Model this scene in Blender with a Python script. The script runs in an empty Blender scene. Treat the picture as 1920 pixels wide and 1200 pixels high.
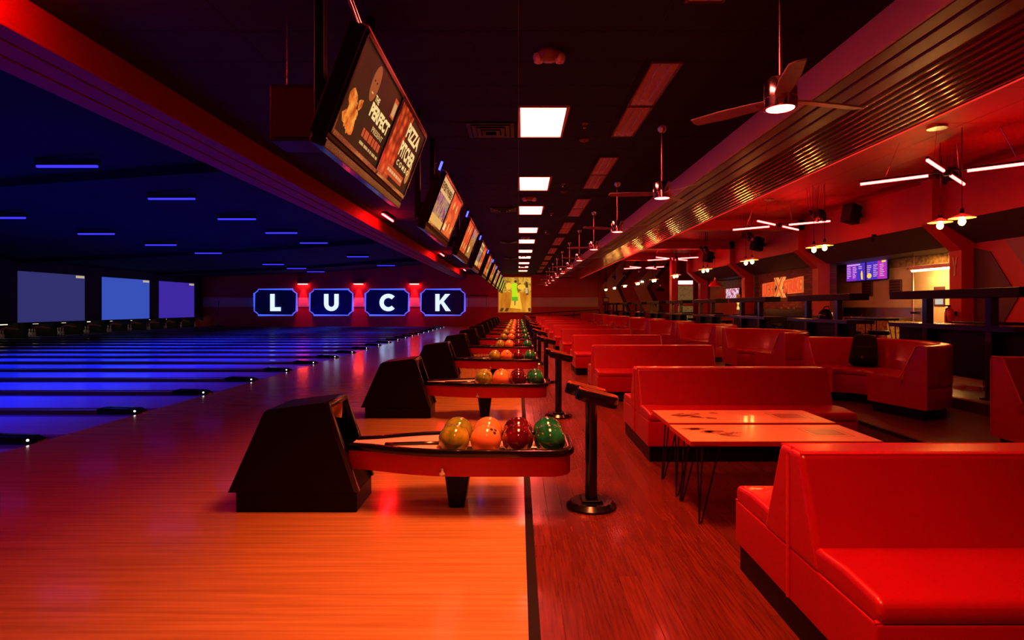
import bpy, bmesh, math, random
from mathutils import Vector, Matrix
random.seed(7)
PI = math.pi
sc = bpy.context.scene
C = sc.collection
# ------------------------------------------------------------------ camera, world, exposure
H = 1.47                      # eye height
PITCH = 3.42                  # distance between two lane pairs
cam = bpy.data.cameras.new('camera'); cam.sensor_width = 36.0; cam.lens = 36.0 * 1067 / 1920
cam.shift_x = -12 / 1920; cam.shift_y = -25 / 1920; cam.clip_start = 0.05; cam.clip_end = 200
camo = bpy.data.objects.new('camera', cam); C.objects.link(camo)
camo.location = (0, 0, H); camo.rotation_euler = (PI / 2, 0, 0)
sc.camera = camo
w = bpy.data.worlds.new('world'); sc.world = w; w.use_nodes = True
w.node_tree.nodes['Background'].inputs[0].default_value = (0, 0, 0, 1)
w.node_tree.nodes['Background'].inputs[1].default_value = 0
sc.view_settings.view_transform = 'Standard'; sc.view_settings.look = 'None'
sc.view_settings.exposure = 0.0; sc.view_settings.gamma = 1.0; sc.view_settings.use_curve_mapping = False
sc.cycles.max_bounces = 6; sc.cycles.diffuse_bounces = 3; sc.cycles.glossy_bounces = 3; sc.cycles.caustics_reflective = False; sc.cycles.caustics_refractive = False; sc.cycles.sample_clamp_indirect = 5.0
# light levels (each used by the lamp's own builder)
PANEL_W = 66.0; PANEL_COL = (1.0, 0.21, 0.05)
RED_TUBE = (250.0, 1.3, 1.5); RED_BAR = (56.0, 1.0, 0.9)
BLUE_TUBE = (0.06, 0.045, 1.6); BLUE_W = 74.0
BULB = (115.0, 42.0, 8.5); FAN_LAMP = (60.0, 4.0, 3.0)
KITCHEN_TUBE = (520.0, 250.0, 62.0); WASH_W = 900.0

# ------------------------------------------------------------------ materials
MATS = {}
def M(name, col, rough=0.5, metal=0.0, var=0.0, scale=6.0, stretch=(1, 1, 1), bump=0.0, bscale=None, coat=0.0, rnd=0.0, col2=None, emit=None, es=1.0, spec=0.5, detail=4.0):
    m = bpy.data.materials.new(name); m.use_nodes = True; MATS[name] = m
    nt = m.node_tree; b = nt.nodes['Principled BSDF']; L = nt.links.new
    b.inputs['Base Color'].default_value = (*col, 1); b.inputs['Roughness'].default_value = rough
    b.inputs['Metallic'].default_value = metal; b.inputs['Coat Weight'].default_value = coat
    b.inputs['Specular IOR Level'].default_value = spec
    b.inputs['Coat Roughness'].default_value = 0.08
    if emit is not None:
        b.inputs['Emission Color'].default_value = (*emit, 1); b.inputs['Emission Strength'].default_value = es
    if var or col2 or bump:
        tc = nt.nodes.new('ShaderNodeTexCoord'); mp = nt.nodes.new('ShaderNodeMapping'); mp.inputs['Scale'].default_value = stretch
        L(tc.outputs['Object'], mp.inputs['Vector'])
        nz = nt.nodes.new('ShaderNodeTexNoise'); nz.inputs['Scale'].default_value = scale; nz.inputs['Detail'].default_value = detail
        L(mp.outputs['Vector'], nz.inputs['Vector'])
        if rnd:
            oi = nt.nodes.new('ShaderNodeObjectInfo'); ad = nt.nodes.new('ShaderNodeVectorMath'); ad.operation = 'SCALE'
            cx = nt.nodes.new('ShaderNodeCombineXYZ'); L(oi.outputs['Random'], cx.inputs[0]); L(oi.outputs['Random'], cx.inputs[1])
            L(cx.outputs[0], ad.inputs[0]); ad.inputs['Scale'].default_value = 40.0
            L(ad.outputs[0], mp.inputs['Location'])
        if var or col2:
            rp = nt.nodes.new('ShaderNodeValToRGB')
            c2 = col2 if col2 else tuple(c * (1 - var) for c in col)
            rp.color_ramp.elements[0].position = 0.32; rp.color_ramp.elements[1].position = 0.68
            rp.color_ramp.elements[0].color = (*c2, 1); rp.color_ramp.elements[1].color = (*col, 1)
            L(nz.outputs['Fac'], rp.inputs['Fac'])
            src = rp.outputs['Color']
            if rnd:
                hs = nt.nodes.new('ShaderNodeHueSaturation'); mr = nt.nodes.new('ShaderNodeMapRange')
                mr.inputs['To Min'].default_value = 1 - rnd; mr.inputs['To Max'].default_value = 1 + rnd
                L(oi.outputs['Random'], mr.inputs['Value']); L(mr.outputs[0], hs.inputs['Value']); L(src, hs.inputs['Color'])
                src = hs.outputs['Color']
            L(src, b.inputs['Base Color'])
        if bump:
            bp = nt.nodes.new('ShaderNodeBump'); bp.inputs['Strength'].default_value = bump; bp.inputs['Distance'].default_value = 0.01
            if bscale:
                n2 = nt.nodes.new('ShaderNodeTexNoise'); n2.inputs['Scale'].default_value = bscale; L(mp.outputs['Vector'], n2.inputs['Vector'])
                L(n2.outputs['Fac'], bp.inputs['Height'])
            else:
                L(nz.outputs['Fac'], bp.inputs['Height'])
            L(bp.outputs['Normal'], b.inputs['Normal'])
    return m
def E(name, col, s=1.0):
    """a surface that gives off light"""
    return M(name, (0.01, 0.01, 0.01), 0.5, emit=col, es=s, spec=0.08)
def PRINT(name, cols, scale=6.0, s=1.0, kind='noise', stretch=(1, 1, 1), rough=0.2):
    """a lit screen or backlit print showing a colour pattern"""
    m = bpy.data.materials.new(name); m.use_nodes = True; MATS[name] = m
    nt = m.node_tree; b = nt.nodes['Principled BSDF']; L = nt.links.new
    b.inputs['Base Color'].default_value = (0.005, 0.005, 0.005, 1); b.inputs['Roughness'].default_value = rough; b.inputs['Specular IOR Level'].default_value = 0.08
    tc = nt.nodes.new('ShaderNodeTexCoord'); mp = nt.nodes.new('ShaderNodeMapping'); mp.inputs['Scale'].default_value = stretch
    L(tc.outputs['Object'], mp.inputs['Vector'])
    if kind == 'noise':
        t = nt.nodes.new('ShaderNodeTexNoise'); t.inputs['Scale'].default_value = scale; t.inputs['Detail'].default_value = 3; o = t.outputs['Fac']
    else:
        t = nt.nodes.new('ShaderNodeTexVoronoi'); t.inputs['Scale'].default_value = scale; o = t.outputs['Distance']
    L(mp.outputs['Vector'], t.inputs['Vector'])
    rp = nt.nodes.new('ShaderNodeValToRGB'); n = len(cols); lo, hi = (0.3, 0.7) if kind == 'noise' else (0.05, 0.75)
    while len(rp.color_ramp.elements) < n: rp.color_ramp.elements.new(0.5)
    for i, c in enumerate(cols):
        rp.color_ramp.elements[i].position = lo + (hi - lo) * i / max(1, n - 1); rp.color_ramp.elements[i].color = (*c, 1)
    L(o, rp.inputs['Fac']); L(rp.outputs['Color'], b.inputs['Emission Color']); b.inputs['Emission Strength'].default_value = s
    return m

M('approach_wood', (0.62, 0.34, 0.11), 0.16, scale=2.2, stretch=(0.5, 16, 1), col2=(0.42, 0.21, 0.065), bump=0.02, coat=0.25, spec=0.4)
M('plank_wood', (0.16, 0.020, 0.008), 0.27, scale=3.0, stretch=(24, 1.3, 1), col2=(0.075, 0.009, 0.004), bump=0.05, rnd=0.16, coat=0.08, spec=0.3, detail=7)
M('floor_wood', (0.14, 0.018, 0.008), 0.3, spec=0.3, scale=3.0, stretch=(22, 1.5, 1), col2=(0.10, 0.018, 0.01), bump=0.12, coat=0.2)
M('platform_floor', (0.12, 0.04, 0.02), 0.35, scale=3.0, stretch=(14, 1.0, 1), col2=(0.06, 0.02, 0.012), bump=0.12)
M('dark_trim', (0.008, 0.006, 0.006), 0.6, spec=0.15)
M('lane_surface', (0.30, 0.34, 0.80), 0.16, scale=1.5, stretch=(0.4, 14, 1), col2=(0.24, 0.28, 0.74), spec=0.12)
M('gutter', (0.10, 0.13, 0.42), 0.4, spec=0.1)
M('divider_red', (0.085, 0.016, 0.012), 0.4)
M('black_plastic', (0.0035, 0.003, 0.0035), 0.42, var=0.3, scale=12, spec=0.16)
M('black_satin', (0.006, 0.005, 0.006), 0.2, coat=0.2)
M('black_matte', (0.006, 0.006, 0.007), 0.7)
M('ceiling_tile', (0.014, 0.009, 0.012), 0.9, spec=0.2, var=0.25, scale=9, bump=0.15, bscale=90)
M('tbar', (0.035, 0.028, 0.03), 0.6)
M('dark_red_paint', (0.16, 0.022, 0.018), 0.45, var=0.15, scale=3)
M('red_paint', (0.50, 0.010, 0.012), 0.5, var=0.08, scale=3)
M('red_beam', (0.19, 0.009, 0.006), 0.55, spec=0.12, var=0.1, scale=2)
M('pale_paint', (0.62, 0.42, 0.34), 0.55, var=0.06, scale=2)
M('gold_wood', (0.20, 0.06, 0.018), 0.16, scale=2.0, stretch=(10, 0.6, 1), col2=(0.09, 0.022, 0.008), coat=0.6)
M('mould_red', (0.14, 0.012, 0.016), 0.38, var=0.1, scale=2)
M('lane_ceiling', (0.016, 0.016, 0.022), 0.9, var=0.3, scale=0.7, spec=0.1)
M('leather', (0.41, 0.0025, 0.011), 0.30, var=0.1, scale=4, bump=0.06, bscale=150, coat=0.12)
M('piping', (0.58, 0.01, 0.015), 0.35)
M('rack_red', (0.50, 0.006, 0.014), 0.42, var=0.08, scale=30)
M('rack_bed', (0.78, 0.62, 0.50), 0.45)
M('lit_orange_patch', (0.95, 0.55, 0.18), 0.3, var=0.35, scale=18)  # scuffed orange, with the lit look of the hood mouth put into its colour
M('chrome', (0.75, 0.72, 0.70), 0.14, metal=1.0)
M('steel', (0.55, 0.52, 0.48), 0.3, metal=1.0, var=0.15, scale=3, stretch=(1, 1, 20))
M('rod_metal', (0.62, 0.56, 0.54), 0.25, metal=1.0)
M('blade', (0.30, 0.20, 0.18), 0.4, var=0.15, scale=4, stretch=(1, 12, 1))
M('strip_metal', (0.55, 0.38, 0.36), 0.4, metal=0.3)
M('strip_end', (0.75, 0.68, 0.58), 0.35, var=0.5, scale=30)
M('lamp_glass_off', (0.45, 0.35, 0.36), 0.2)
M('table_top', (0.82, 0.36, 0.17), 0.34, scale=4, stretch=(2, 9, 1), col2=(0.72, 0.28, 0.13), coat=0.15)
M('table_print', (0.36, 0.09, 0.05), 0.3, var=0.4, scale=14)
M('table_print_light', (0.68, 0.33, 0.2), 0.25)
M('red_edge', (0.50, 0.02, 0.02), 0.35); M('pad_orange', (0.75, 0.16, 0.04), 0.25)
M('backpack', (0.003, 0.003, 0.0035), 0.7, spec=0.2, bump=0.2, bscale=120)
M('speaker_cloth', (0.02, 0.004, 0.005), 0.8, spec=0.1); M('pin_white', (0.55, 0.55, 0.52), 0.25)
M('pin_red', (0.4, 0.02, 0.02), 0.3)
M('sweep_orange', (0.5, 0.17, 0.03), 0.45)
M('chev_orange', (0.80, 0.42, 0.20), 0.55); M('chev_red', (0.55, 0.05, 0.035), 0.5); M('chev_dark', (0.07, 0.018, 0.018), 0.5)
M('chev_grey', (0.28, 0.11, 0.10), 0.55)
M('lamp_shade_cream', (0.72, 0.58, 0.36), 0.5); M('lamp_red', (0.5, 0.03, 0.02), 0.2, coat=0.5); M('lamp_inner', (0.8, 0.7, 0.5), 0.5)
M('extinguisher', (0.55, 0.02, 0.02), 0.25, coat=0.4)
M('mosaic', (0.48, 0.30, 0.08), 0.5, scale=14, col2=(0.12, 0.06, 0.02))
M('kitchen_wall', (0.62, 0.50, 0.32), 0.5, var=0.12, scale=2)
M('wood_old', (0.40, 0.22, 0.09), 0.5, scale=10, col2=(0.10, 0.05, 0.02))
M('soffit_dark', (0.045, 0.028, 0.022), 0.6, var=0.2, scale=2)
M('sign_face', (0.012, 0.014, 0.12), 0.35)
M('sign_cream', (0.9, 0.75, 0.4), 0.4, emit=(0.55, 0.27, 0.05), es=1.0)
M('sign_letter', (0.6, 0.12, 0.06), 0.4, emit=(0.55, 0.055, 0.012), es=1.0)
M('sign_outline', (0.8, 0.35, 0.15), 0.4, emit=(0.55, 0.15, 0.03), es=0.8)
M('frame_pale', (0.75, 0.42, 0.28), 0.4)
M('ball_olive', (0.50, 0.46, 0.03), 0.08, scale=9, col2=(0.10, 0.26, 0.015), coat=0.8, detail=6)
M('ball_orange', (0.92, 0.30, 0.07), 0.08, scale=7, col2=(0.95, 0.36, 0.12), coat=0.8)
M('ball_maroon', (0.15, 0.006, 0.010), 0.08, scale=9, col2=(0.03, 0.003, 0.010), coat=0.8, detail=6)
M('ball_green', (0.015, 0.26, 0.09), 0.08, scale=9, col2=(0.004, 0.07, 0.035), coat=0.8, detail=6)
E('panel_glow', (26.0, 2.4, 1.7)); E('fan_glow', FAN_LAMP); E('red_tube_glow', RED_TUBE); E('red_bar_glow', RED_BAR); E('blue_tube_glow', BLUE_TUBE)
E('bulb_glow', BULB); E('white_glow', (2.2, 2.0, 1.8)); E('edge_glow_red', (0.9, 0.03, 0.02)); E('led_blue', (0.25, 0.3, 9.0)); E('pindeck_glow', (3.2, 2.6, 1.5))
E('dot_white', (2.5, 2.3, 2.1)); E('letter_glow', (0.80, 0.95, 1.5), 1.0); M('neon_blue', (0.65, 0.6, 0.7), 0.5, emit=(0.05, 0.13, 1.2))
E('wash_glow', (30, 2.0, 1.6)); E('kitchen_tube', KITCHEN_TUBE); E('pane_glow', (0.55, 0.52, 0.45)); E('tag_yellow', (0.5, 0.42, 0.25))
E('screen_dimpurple', (0.030, 0.029, 0.15)); E('screen_blue', (0.038, 0.08, 0.48)); E('screen_violet', (0.048, 0.020, 0.35))
E('tv_purple', (0.24, 0.022, 0.56)); E('tv_violet', (0.075, 0.03, 0.52)); E('tv_text', (0.75, 0.42, 0.75)); E('tv_yellow', (0.95, 0.66, 0.12)); E('tv_magenta', (0.5, 0.03, 0.45))
E('txt_cream', (0.95, 0.66, 0.26)); E('txt_tan', (0.55, 0.33, 0.12)); E('txt_dark', (0.02, 0.008, 0.004)); E('txt_redorange', (0.55, 0.07, 0.02)); E('print_face', (0.30, 0.075, 0.02)); E('print_hair', (0.02, 0.008, 0.006)); E('print_eye', (0.03, 0.01, 0.006))
E('print_cream', (0.72, 0.44, 0.17)); E('print_plate', (0.75, 0.40, 0.10)); E('print_white', (0.75, 0.72, 0.7)); E('print_lime', (0.50, 0.80, 0.01)); E('print_limedark', (0.13, 0.45, 0.015)); E('print_brown', (0.08, 0.035, 0.01)); E('print_gold', (1.0, 0.52, 0.04))
PRINT('print_dark', [(0.008, 0.004, 0.002), (0.028, 0.010, 0.004), (0.020, 0.014, 0.004)], 3, rough=0.5)
PRINT('print_food', [(0.35, 0.04, 0.005), (0.75, 0.17, 0.02), (0.95, 0.40, 0.06)], 16, 1.0)
PRINT('print_pizza', [(0.75, 0.16, 0.02), (0.50, 0.045, 0.008), (0.16, 0.012, 0.005)], 12, 1.0, 'voronoi')
PRINT('print_multi', [(0.35, 0.03, 0.05), (0.10, 0.02, 0.16), (0.5, 0.28, 0.07), (0.05, 0.14, 0.22), (0.45, 0.05, 0.03)], 9)
PRINT('print_red', [(0.45, 0.03, 0.01), (0.62, 0.06, 0.015), (0.75, 0.18, 0.03)], 7)
PRINT('print_amber', [(0.10, 0.035, 0.01), (0.45, 0.20, 0.04), (0.12, 0.10, 0.02)], 9)
PRINT('print_limey', [(0.20, 0.24, 0.02), (0.55, 0.50, 0.05), (0.10, 0.12, 0.02)], 8)
PRINT('print_lane', [(0.42, 0.09, 0.006), (0.62, 0.20, 0.012), (0.85, 0.34, 0.03)], 1.1, 1.0, 'noise', (1.5, 1, 0.5))
PRINT('print_crowd', [(0.05, 0.02, 0.004), (0.30, 0.12, 0.012), (0.85, 0.45, 0.05), (0.10, 0.035, 0.006)], 2.2)
PRINT('print_sport', [(0.02, 0.03, 0.12), (0.55, 0.05, 0.10), (0.75, 0.7, 0.8), (0.08, 0.10, 0.35)], 7, 1.1)
PRINT('print_prizes', [(0.02, 0.03, 0.008), (0.10, 0.07, 0.02), (0.22, 0.05, 0.02), (0.05, 0.09, 0.02)], 16)

def brick_mat():
    m = bpy.data.materials.new('brick_wall'); m.use_nodes = True; MATS['brick_wall'] = m
    nt = m.node_tree; b = nt.nodes['Principled BSDF']; L = nt.links.new
    tc = nt.nodes.new('ShaderNodeTexCoord'); sp = nt.nodes.new('ShaderNodeSeparateXYZ'); cb = nt.nodes.new('ShaderNodeCombineXYZ')
    L(tc.outputs['Object'], sp.inputs[0]); L(sp.outputs['Y'], cb.inputs[0]); L(sp.outputs['Z'], cb.inputs[1])
    bk = nt.nodes.new('ShaderNodeTexBrick'); bk.inputs['Scale'].default_value = 1.0; bk.inputs['Brick Width'].default_value = 0.22; bk.inputs['Row Height'].default_value = 0.075; bk.inputs['Mortar Size'].default_value = 0.006
    bk.inputs['Color1'].default_value = (0.30, 0.07, 0.035, 1); bk.inputs['Color2'].default_value = (0.16, 0.03, 0.018, 1); bk.inputs['Mortar'].default_value = (0.09, 0.04, 0.03, 1)
    L(cb.outputs[0], bk.inputs['Vector']); L(bk.outputs['Color'], b.inputs['Base Color']); b.inputs['Roughness'].default_value = 0.7
    bp = nt.nodes.new('ShaderNodeBump'); bp.invert = True; bp.inputs['Strength'].default_value = 0.5; L(bk.outputs['Fac'], bp.inputs['Height']); L(bp.outputs['Normal'], b.inputs['Normal'])
brick_mat()

# ------------------------------------------------------------------ mesh helpers
def bx(bm, x0, x1, y0, y1, z0, z1):
    v = [bm.verts.new((x, y, z)) for z in (z0, z1) for y in (y0, y1) for x in (x0, x1)]
    for f in ((0, 2, 3, 1), (4, 5, 7, 6), (0, 1, 5, 4), (2, 6, 7, 3), (0, 4, 6, 2), (1, 3, 7, 5)):
        bm.faces.new([v[i] for i in f])
    return bm
def prism(bm, poly, axis, a0, a1):
    """polygon in the plane square to axis, extruded from a0 to a1 (x: poly is y,z / y: x,z / z: x,y)"""
    def P(p, a):
        return (a, p[0], p[1]) if axis == 'x' else (p[0], a, p[1]) if axis == 'y' else (p[0], p[1], a)
    A = [bm.verts.new(P(p, a0)) for p in poly]; B = [bm.verts.new(P(p, a1)) for p in poly]
    bm.faces.new(A); bm.faces.new(B[::-1]); n = len(poly)
    for i in range(n): bm.faces.new([A[i], B[i], B[(i + 1) % n], A[(i + 1) % n]])
    return bm
def tube(bm, pts, r, n=8, caps=True):
    pts = [Vector(p) for p in pts]; rings = []
    for i, p in enumerate(pts):
        d = (pts[min(i + 1, len(pts) - 1)] - pts[max(i - 1, 0)]).normalized()
        a = Vector((0, 0, 1)) if abs(d.z) < 0.9 else Vector((1, 0, 0))
        s = d.cross(a).normalized(); t = d.cross(s).normalized()
        rr = r[i] if isinstance(r, (list, tuple)) else r
        rings.append([bm.verts.new(p + (s * math.cos(2 * PI * k / n) + t * math.sin(2 * PI * k / n)) * rr) for k in range(n)])
    for i in range(len(rings) - 1):
        for k in range(n): bm.faces.new([rings[i][k], rings[i][(k + 1) % n], rings[i + 1][(k + 1) % n], rings[i + 1][k]])
    if caps: bm.faces.new(rings[0][::-1]); bm.faces.new(rings[-1])
    return bm
def lathe(bm, prof, n=24, c=(0, 0, 0)):
    rings = []
    for r, z in prof:
        if r < 1e-5: rings.append([bm.verts.new((c[0], c[1], c[2] + z))])
        else: rings.append([bm.verts.new((c[0] + r * math.cos(2 * PI * k / n), c[1] + r * math.sin(2 * PI * k / n), c[2] + z)) for k in range(n)])
    for a, b in zip(rings, rings[1:]):
        for k in range(n):
            k2 = (k + 1) % n
            if len(a) == 1 and len(b) == 1: continue
            if len(a) == 1: bm.faces.new([a[0], b[k], b[k2]])
            elif len(b) == 1: bm.faces.new([a[k], b[0], a[k2]])
            else: bm.faces.new([a[k], b[k], b[k2], a[k2]])
    return bm
def arcsweep(bm, prof, t0, t1, n):
    rings = [[bm.verts.new((r * math.cos(t), r * math.sin(t), z)) for r, z in prof] for t in [t0 + (t1 - t0) * i / n for i in range(n + 1)]]
    m = len(prof)
    for a, b in zip(rings, rings[1:]):
        for k in range(m): bm.faces.new([a[k], b[k], b[(k + 1) % m], a[(k + 1) % m]])
    bm.faces.new(rings[0][::-1]); bm.faces.new(rings[-1])
    return bm
def ribbon(bm, pts, t, z0, z1, close=False):
    """upright band of thickness t along a plan polyline"""
    n = len(pts); L_, R_ = [], []
    for i in range(n):
        a = Vector(pts[(i - 1) % n] if close else pts[max(i - 1, 0)]); b = Vector(pts[(i + 1) % n] if close else pts[min(i + 1, n - 1)])
        p = Vector(pts[i]); d = (b - a).normalized(); nn = Vector((-d.y, d.x))
        if 0 < i < n - 1 or close:
            d1 = (p - a).normalized(); k = max(0.5, abs(nn.dot(Vector((-d1.y, d1.x)))))
        else: k = 1
        L_.append(p + nn * t / 2 / k); R_.append(p - nn * t / 2 / k)
    V = [[bm.verts.new((q.x, q.y, z)) for q, z in ((L_[i], z0), (R_[i], z0), (R_[i], z1), (L_[i], z1))] for i in range(n)]
    for i in range(n if close else n - 1):
        a, b = V[i], V[(i + 1) % n]
        for k in range(4): bm.faces.new([a[k], b[k], b[(k + 1) % 4], a[(k + 1) % 4]])
    if not close: bm.faces.new(V[0][::-1]); bm.faces.new(V[-1])
    return bm
def bevel(bm, r, seg=3):
    bmesh.ops.remove_doubles(bm, verts=bm.verts[:], dist=1e-5)
    bmesh.ops.recalc_face_normals(bm, faces=bm.faces[:])
    es = [e for e in bm.edges if len(e.link_faces) == 2 and e.calc_face_angle(0) > 0.2]
    bmesh.ops.bevel(bm, geom=es, offset=r, segments=seg, affect='EDGES', profile=0.5, clamp_overlap=True)
    return bm
def xf(bm, mat):
    bmesh.ops.transform(bm, matrix=mat, verts=bm.verts[:]); return bm
def nb(): return bmesh.new()
def mesh(name, bm, mat, smooth=None):
    bmesh.ops.recalc_face_normals(bm, faces=bm.faces[:])
    me = bpy.data.meshes.new(name); bm.to_mesh(me); bm.free()
    if mat: me.materials.append(MATS[mat])
    if smooth is not None:
        me.shade_smooth(); me.set_sharp_from_angle(angle=math.radians(smooth))
    return me
def obj(name, bm, mat, parent=None, smooth=None, wn=False, loc=None, kind=None):
    me = bm if isinstance(bm, bpy.types.Mesh) else mesh(name, bm, mat, smooth)
    o = bpy.data.objects.new(name, me); C.objects.link(o)
    if parent is not None: o.parent = parent
    if loc is not None: o.location = loc
    if wn:
        md = o.modifiers.new('normals', 'WEIGHTED_NORMAL'); md.keep_sharp = True
    if kind: o['kind'] = kind
    return o
def tag(o, label, cat, group=None):
    o['label'] = label; o['category'] = cat
    if group: o['group'] = group
    return o
def thing(name, label, cat, loc=(0, 0, 0), rotz=0, group=None):
    o = bpy.data.objects.new(name, None); C.objects.link(o); o.empty_display_size = 0.1
    o.location = loc; o.rotation_euler = (0, 0, rotz)
    return tag(o, label, cat, group)
def struct(name, bm, mat, parent=None, smooth=None, loc=None):
    o = obj(name, bm, mat, parent, smooth, loc=loc)
    if parent is None: o['kind'] = 'structure'
    return o
def kids(o): return [c for c in bpy.data.objects if c.parent == o]
def copy_tree(o, parent=None, ch=None):
    c = o.copy(); C.objects.link(c); c.parent = parent
    for k in (o.children if ch is None else ch): copy_tree(k, c)
    return c
def dup(root, loc, rotz=None):
    c = copy_tree(root); c.location = loc
    if rotz is not None: c.rotation_euler = (0, 0, rotz)
    return c
_txt = {}
def text_bm(s, P, u0, u1, v0, v1, bold=0.02):
    """lettering filling the box u0..u1 x v0..v1 of the surface P(u, v) -> xyz"""
    key = (s, bold)
    if key not in _txt:
        cu = bpy.data.curves.new('lettering', 'FONT'); cu.body = s; cu.offset = bold; cu.resolution_u = 3
        o = bpy.data.objects.new('lettering', cu); C.objects.link(o)
        dg = bpy.context.evaluated_depsgraph_get(); me = o.evaluated_get(dg).to_mesh()
        vs = [tuple(v.co) for v in me.vertices]; fs = [tuple(p.vertices) for p in me.polygons]
        o.evaluated_get(dg).to_mesh_clear(); bpy.data.objects.remove(o); bpy.data.curves.remove(cu)
        _txt[key] = (vs, fs)
    vs, fs = _txt[key]
    xa, xb = min(v[0] for v in vs), max(v[0] for v in vs); ya, yb = min(v[1] for v in vs), max(v[1] for v in vs)
    bm = nb(); V = [bm.verts.new(P(u0 + (v[0] - xa) / (xb - xa) * (u1 - u0), v0 + (v[1] - ya) / (yb - ya) * (v1 - v0))) for v in vs]
    for f in fs:
        try: bm.faces.new([V[i] for i in f])
        except ValueError: pass
    return bm
def flat_bm(P, pts):
    bm = nb(); bm.faces.new([bm.verts.new(P(u, v)) for u, v in pts]); return bm
def rect(u0, u1, v0, v1): return [(u0, v0), (u1, v0), (u1, v1), (u0, v1)]
def ell(u, v, ru, rv, n=20, a=0.0):
    return [(u + ru * math.cos(2 * PI * k / n) * math.cos(a) - rv * math.sin(2 * PI * k / n) * math.sin(a),
             v + ru * math.cos(2 * PI * k / n) * math.sin(a) + rv * math.sin(2 * PI * k / n) * math.cos(a)) for k in range(n)]
def area_lamp(name, loc, sx, sy, watts, col, parent=None, rot=(0, 0, 0), spread=PI):
    l = bpy.data.lights.new(name, 'AREA'); l.shape = 'RECTANGLE'; l.size = sx; l.size_y = sy; l.energy = watts; l.color = col; l.spread = spread
    o = bpy.data.objects.new(name, l); C.objects.link(o); o.location = loc; o.rotation_euler = rot
    if parent is not None: o.parent = parent
    return o

# ------------------------------------------------------------------ the room shell
CEIL = H + 2.40; SOF = H + 2.107; FAR = 42.4; BACK = -4.0
FOUL = -5.2; PITX = -24.9; MASKX = -23.5
XB0, XB1 = 2.955, 4.61        # beam between the two seating zones
XL0, XL1 = -3.84, -4.58       # beam over the approach
struct('floor_approach', bx(nb(), FOUL, 0.05, BACK, FAR, -0.12, 0), 'approach_wood')
floor = struct('floor', bx(nb(), 0.05, 3.90, BACK, FAR, -0.12, 0), 'floor_wood')
trim = struct('trim_1', bx(nb(), 0.046, 0.098, BACK, FAR, -0.05, 0.012), 'dark_trim')
struct('floor_lanes', bx(nb(), PITX, FOUL, BACK, FAR, -0.3, -0.13), 'gutter')
PLZ, CNZ = 0.17, 0.30
struct('floor_platform', bx(nb(), 3.88, 5.6, BACK, FAR, -0.12, PLZ), 'platform_floor')
struct('trim_2', bx(nb(), 3.862, 3.90, BACK, FAR, PLZ - 0.03, PLZ + 0.006), 'dark_trim')
struct('floor_concourse', bx(nb(), 5.58, 13.4, BACK, FAR, -0.12, CNZ), 'floor_wood')
# floor boards beside the approach
pl_me = {}
def plank(xc, y0, L_):
    key = round(L_, 2)
    if key not in pl_me: pl_me[key] = mesh('plank', bevel(bx(nb(), -0.0535, 0.0535, 0, L_ - 0.004, -0.004, 0.004), 0.0012, 1), 'plank_wood')
    obj('plank', pl_me[key], None, floor, loc=(xc, y0, 0))
for r in range(35):
    xc = 0.153 + 0.11 * r
    if xc > 3.85: break
    y = (1.1 if xc < 1.4 else 3.0) - random.choice((0.0, 0.4, 0.8)); yend = 18.0 if xc < 1.3 else 6.4
    while y < yend:
        L_ = random.choice((1.2, 1.6, 2.0)); plank(xc, y, L_); y += L_
# ceilings
ceiling = struct('ceiling', bx(nb(), XL0, XB0, BACK, FAR, CEIL + 0.006, CEIL + 0.1), 'tbar')
tile_me = {}
def tile(x0, x1, y0):
    key = round(x1 - x0, 3)
    if key not in tile_me: tile_me[key] = mesh('ceiling_tile', bx(nb(), 0.004, x1 - x0 - 0.004, 0.004, 0.606, 0, 0.012), 'ceiling_tile')
    obj('ceiling_tile', tile_me[key], None, ceiling, loc=(x0, y0, CEIL))
tx = [XL0, -3.66, -2.44, -1.22, 0.0, 1.22, 2.44, XB0]
ty = 6.79 - 0.61 * 10
rows = 0
while rows < 42:
    for a, b in zip(tx, tx[1:]): tile(a, b, ty)
    ty += 0.61; rows += 1
bm = nb()
bx(bm, XL0, XB0, BACK, 6.79 - 6.1 - 0.004, CEIL, CEIL + 0.012)
yy = ty
while yy < FAR:
    for a, b in zip(tx, tx[1:]): bx(bm, a + 0.004, b - 0.004, yy + 0.004, min(yy + 0.606, FAR), CEIL, CEIL + 0.012)
    yy += 0.61
obj('far_ceiling_tiles', bm, 'ceiling_tile', ceiling, kind='stuff')
# right-hand ceilings: T-bar ceiling as far as the fourth column, a high one beyond
ceil_r = struct('ceiling_seating', bx(nb(), XB1, 8.0, BACK, 26.55, CEIL + 0.006, CEIL + 0.1), 'tbar')
tl = mesh('ceiling_tile', bx(nb(), 0.004, 0.606, 0.004, 1.216, 0, 0.012), 'red_paint')
yy = 5.0
while yy < 26.0:
    for i in range(6):
        x0 = XB1 + 0.02 + i * 0.61
        if x0 + 0.61 <= 8.3 and (yy < 16): obj('ceiling_tile', tl, None, ceil_r, loc=(x0 if x0 + .61 < 8 else 7.4, yy, CEIL))
    yy += 1.22
bm = nb(); bx(bm, XB1, 8.0, BACK, 4.99, CEIL, CEIL + 0.012); bx(bm, XB1, 8.0, yy if yy < 16 else 5.0 + 1.22 * 10, 26.55, CEIL, CEIL + 0.012)
obj('far_ceiling_tiles', bm, 'red_paint', ceil_r, kind='stuff')
struct('ceiling_far_seating', bx(nb(), XB1, 13.4, 26.55, FAR, H + 3.66, H + 3.8), 'red_paint')
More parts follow.
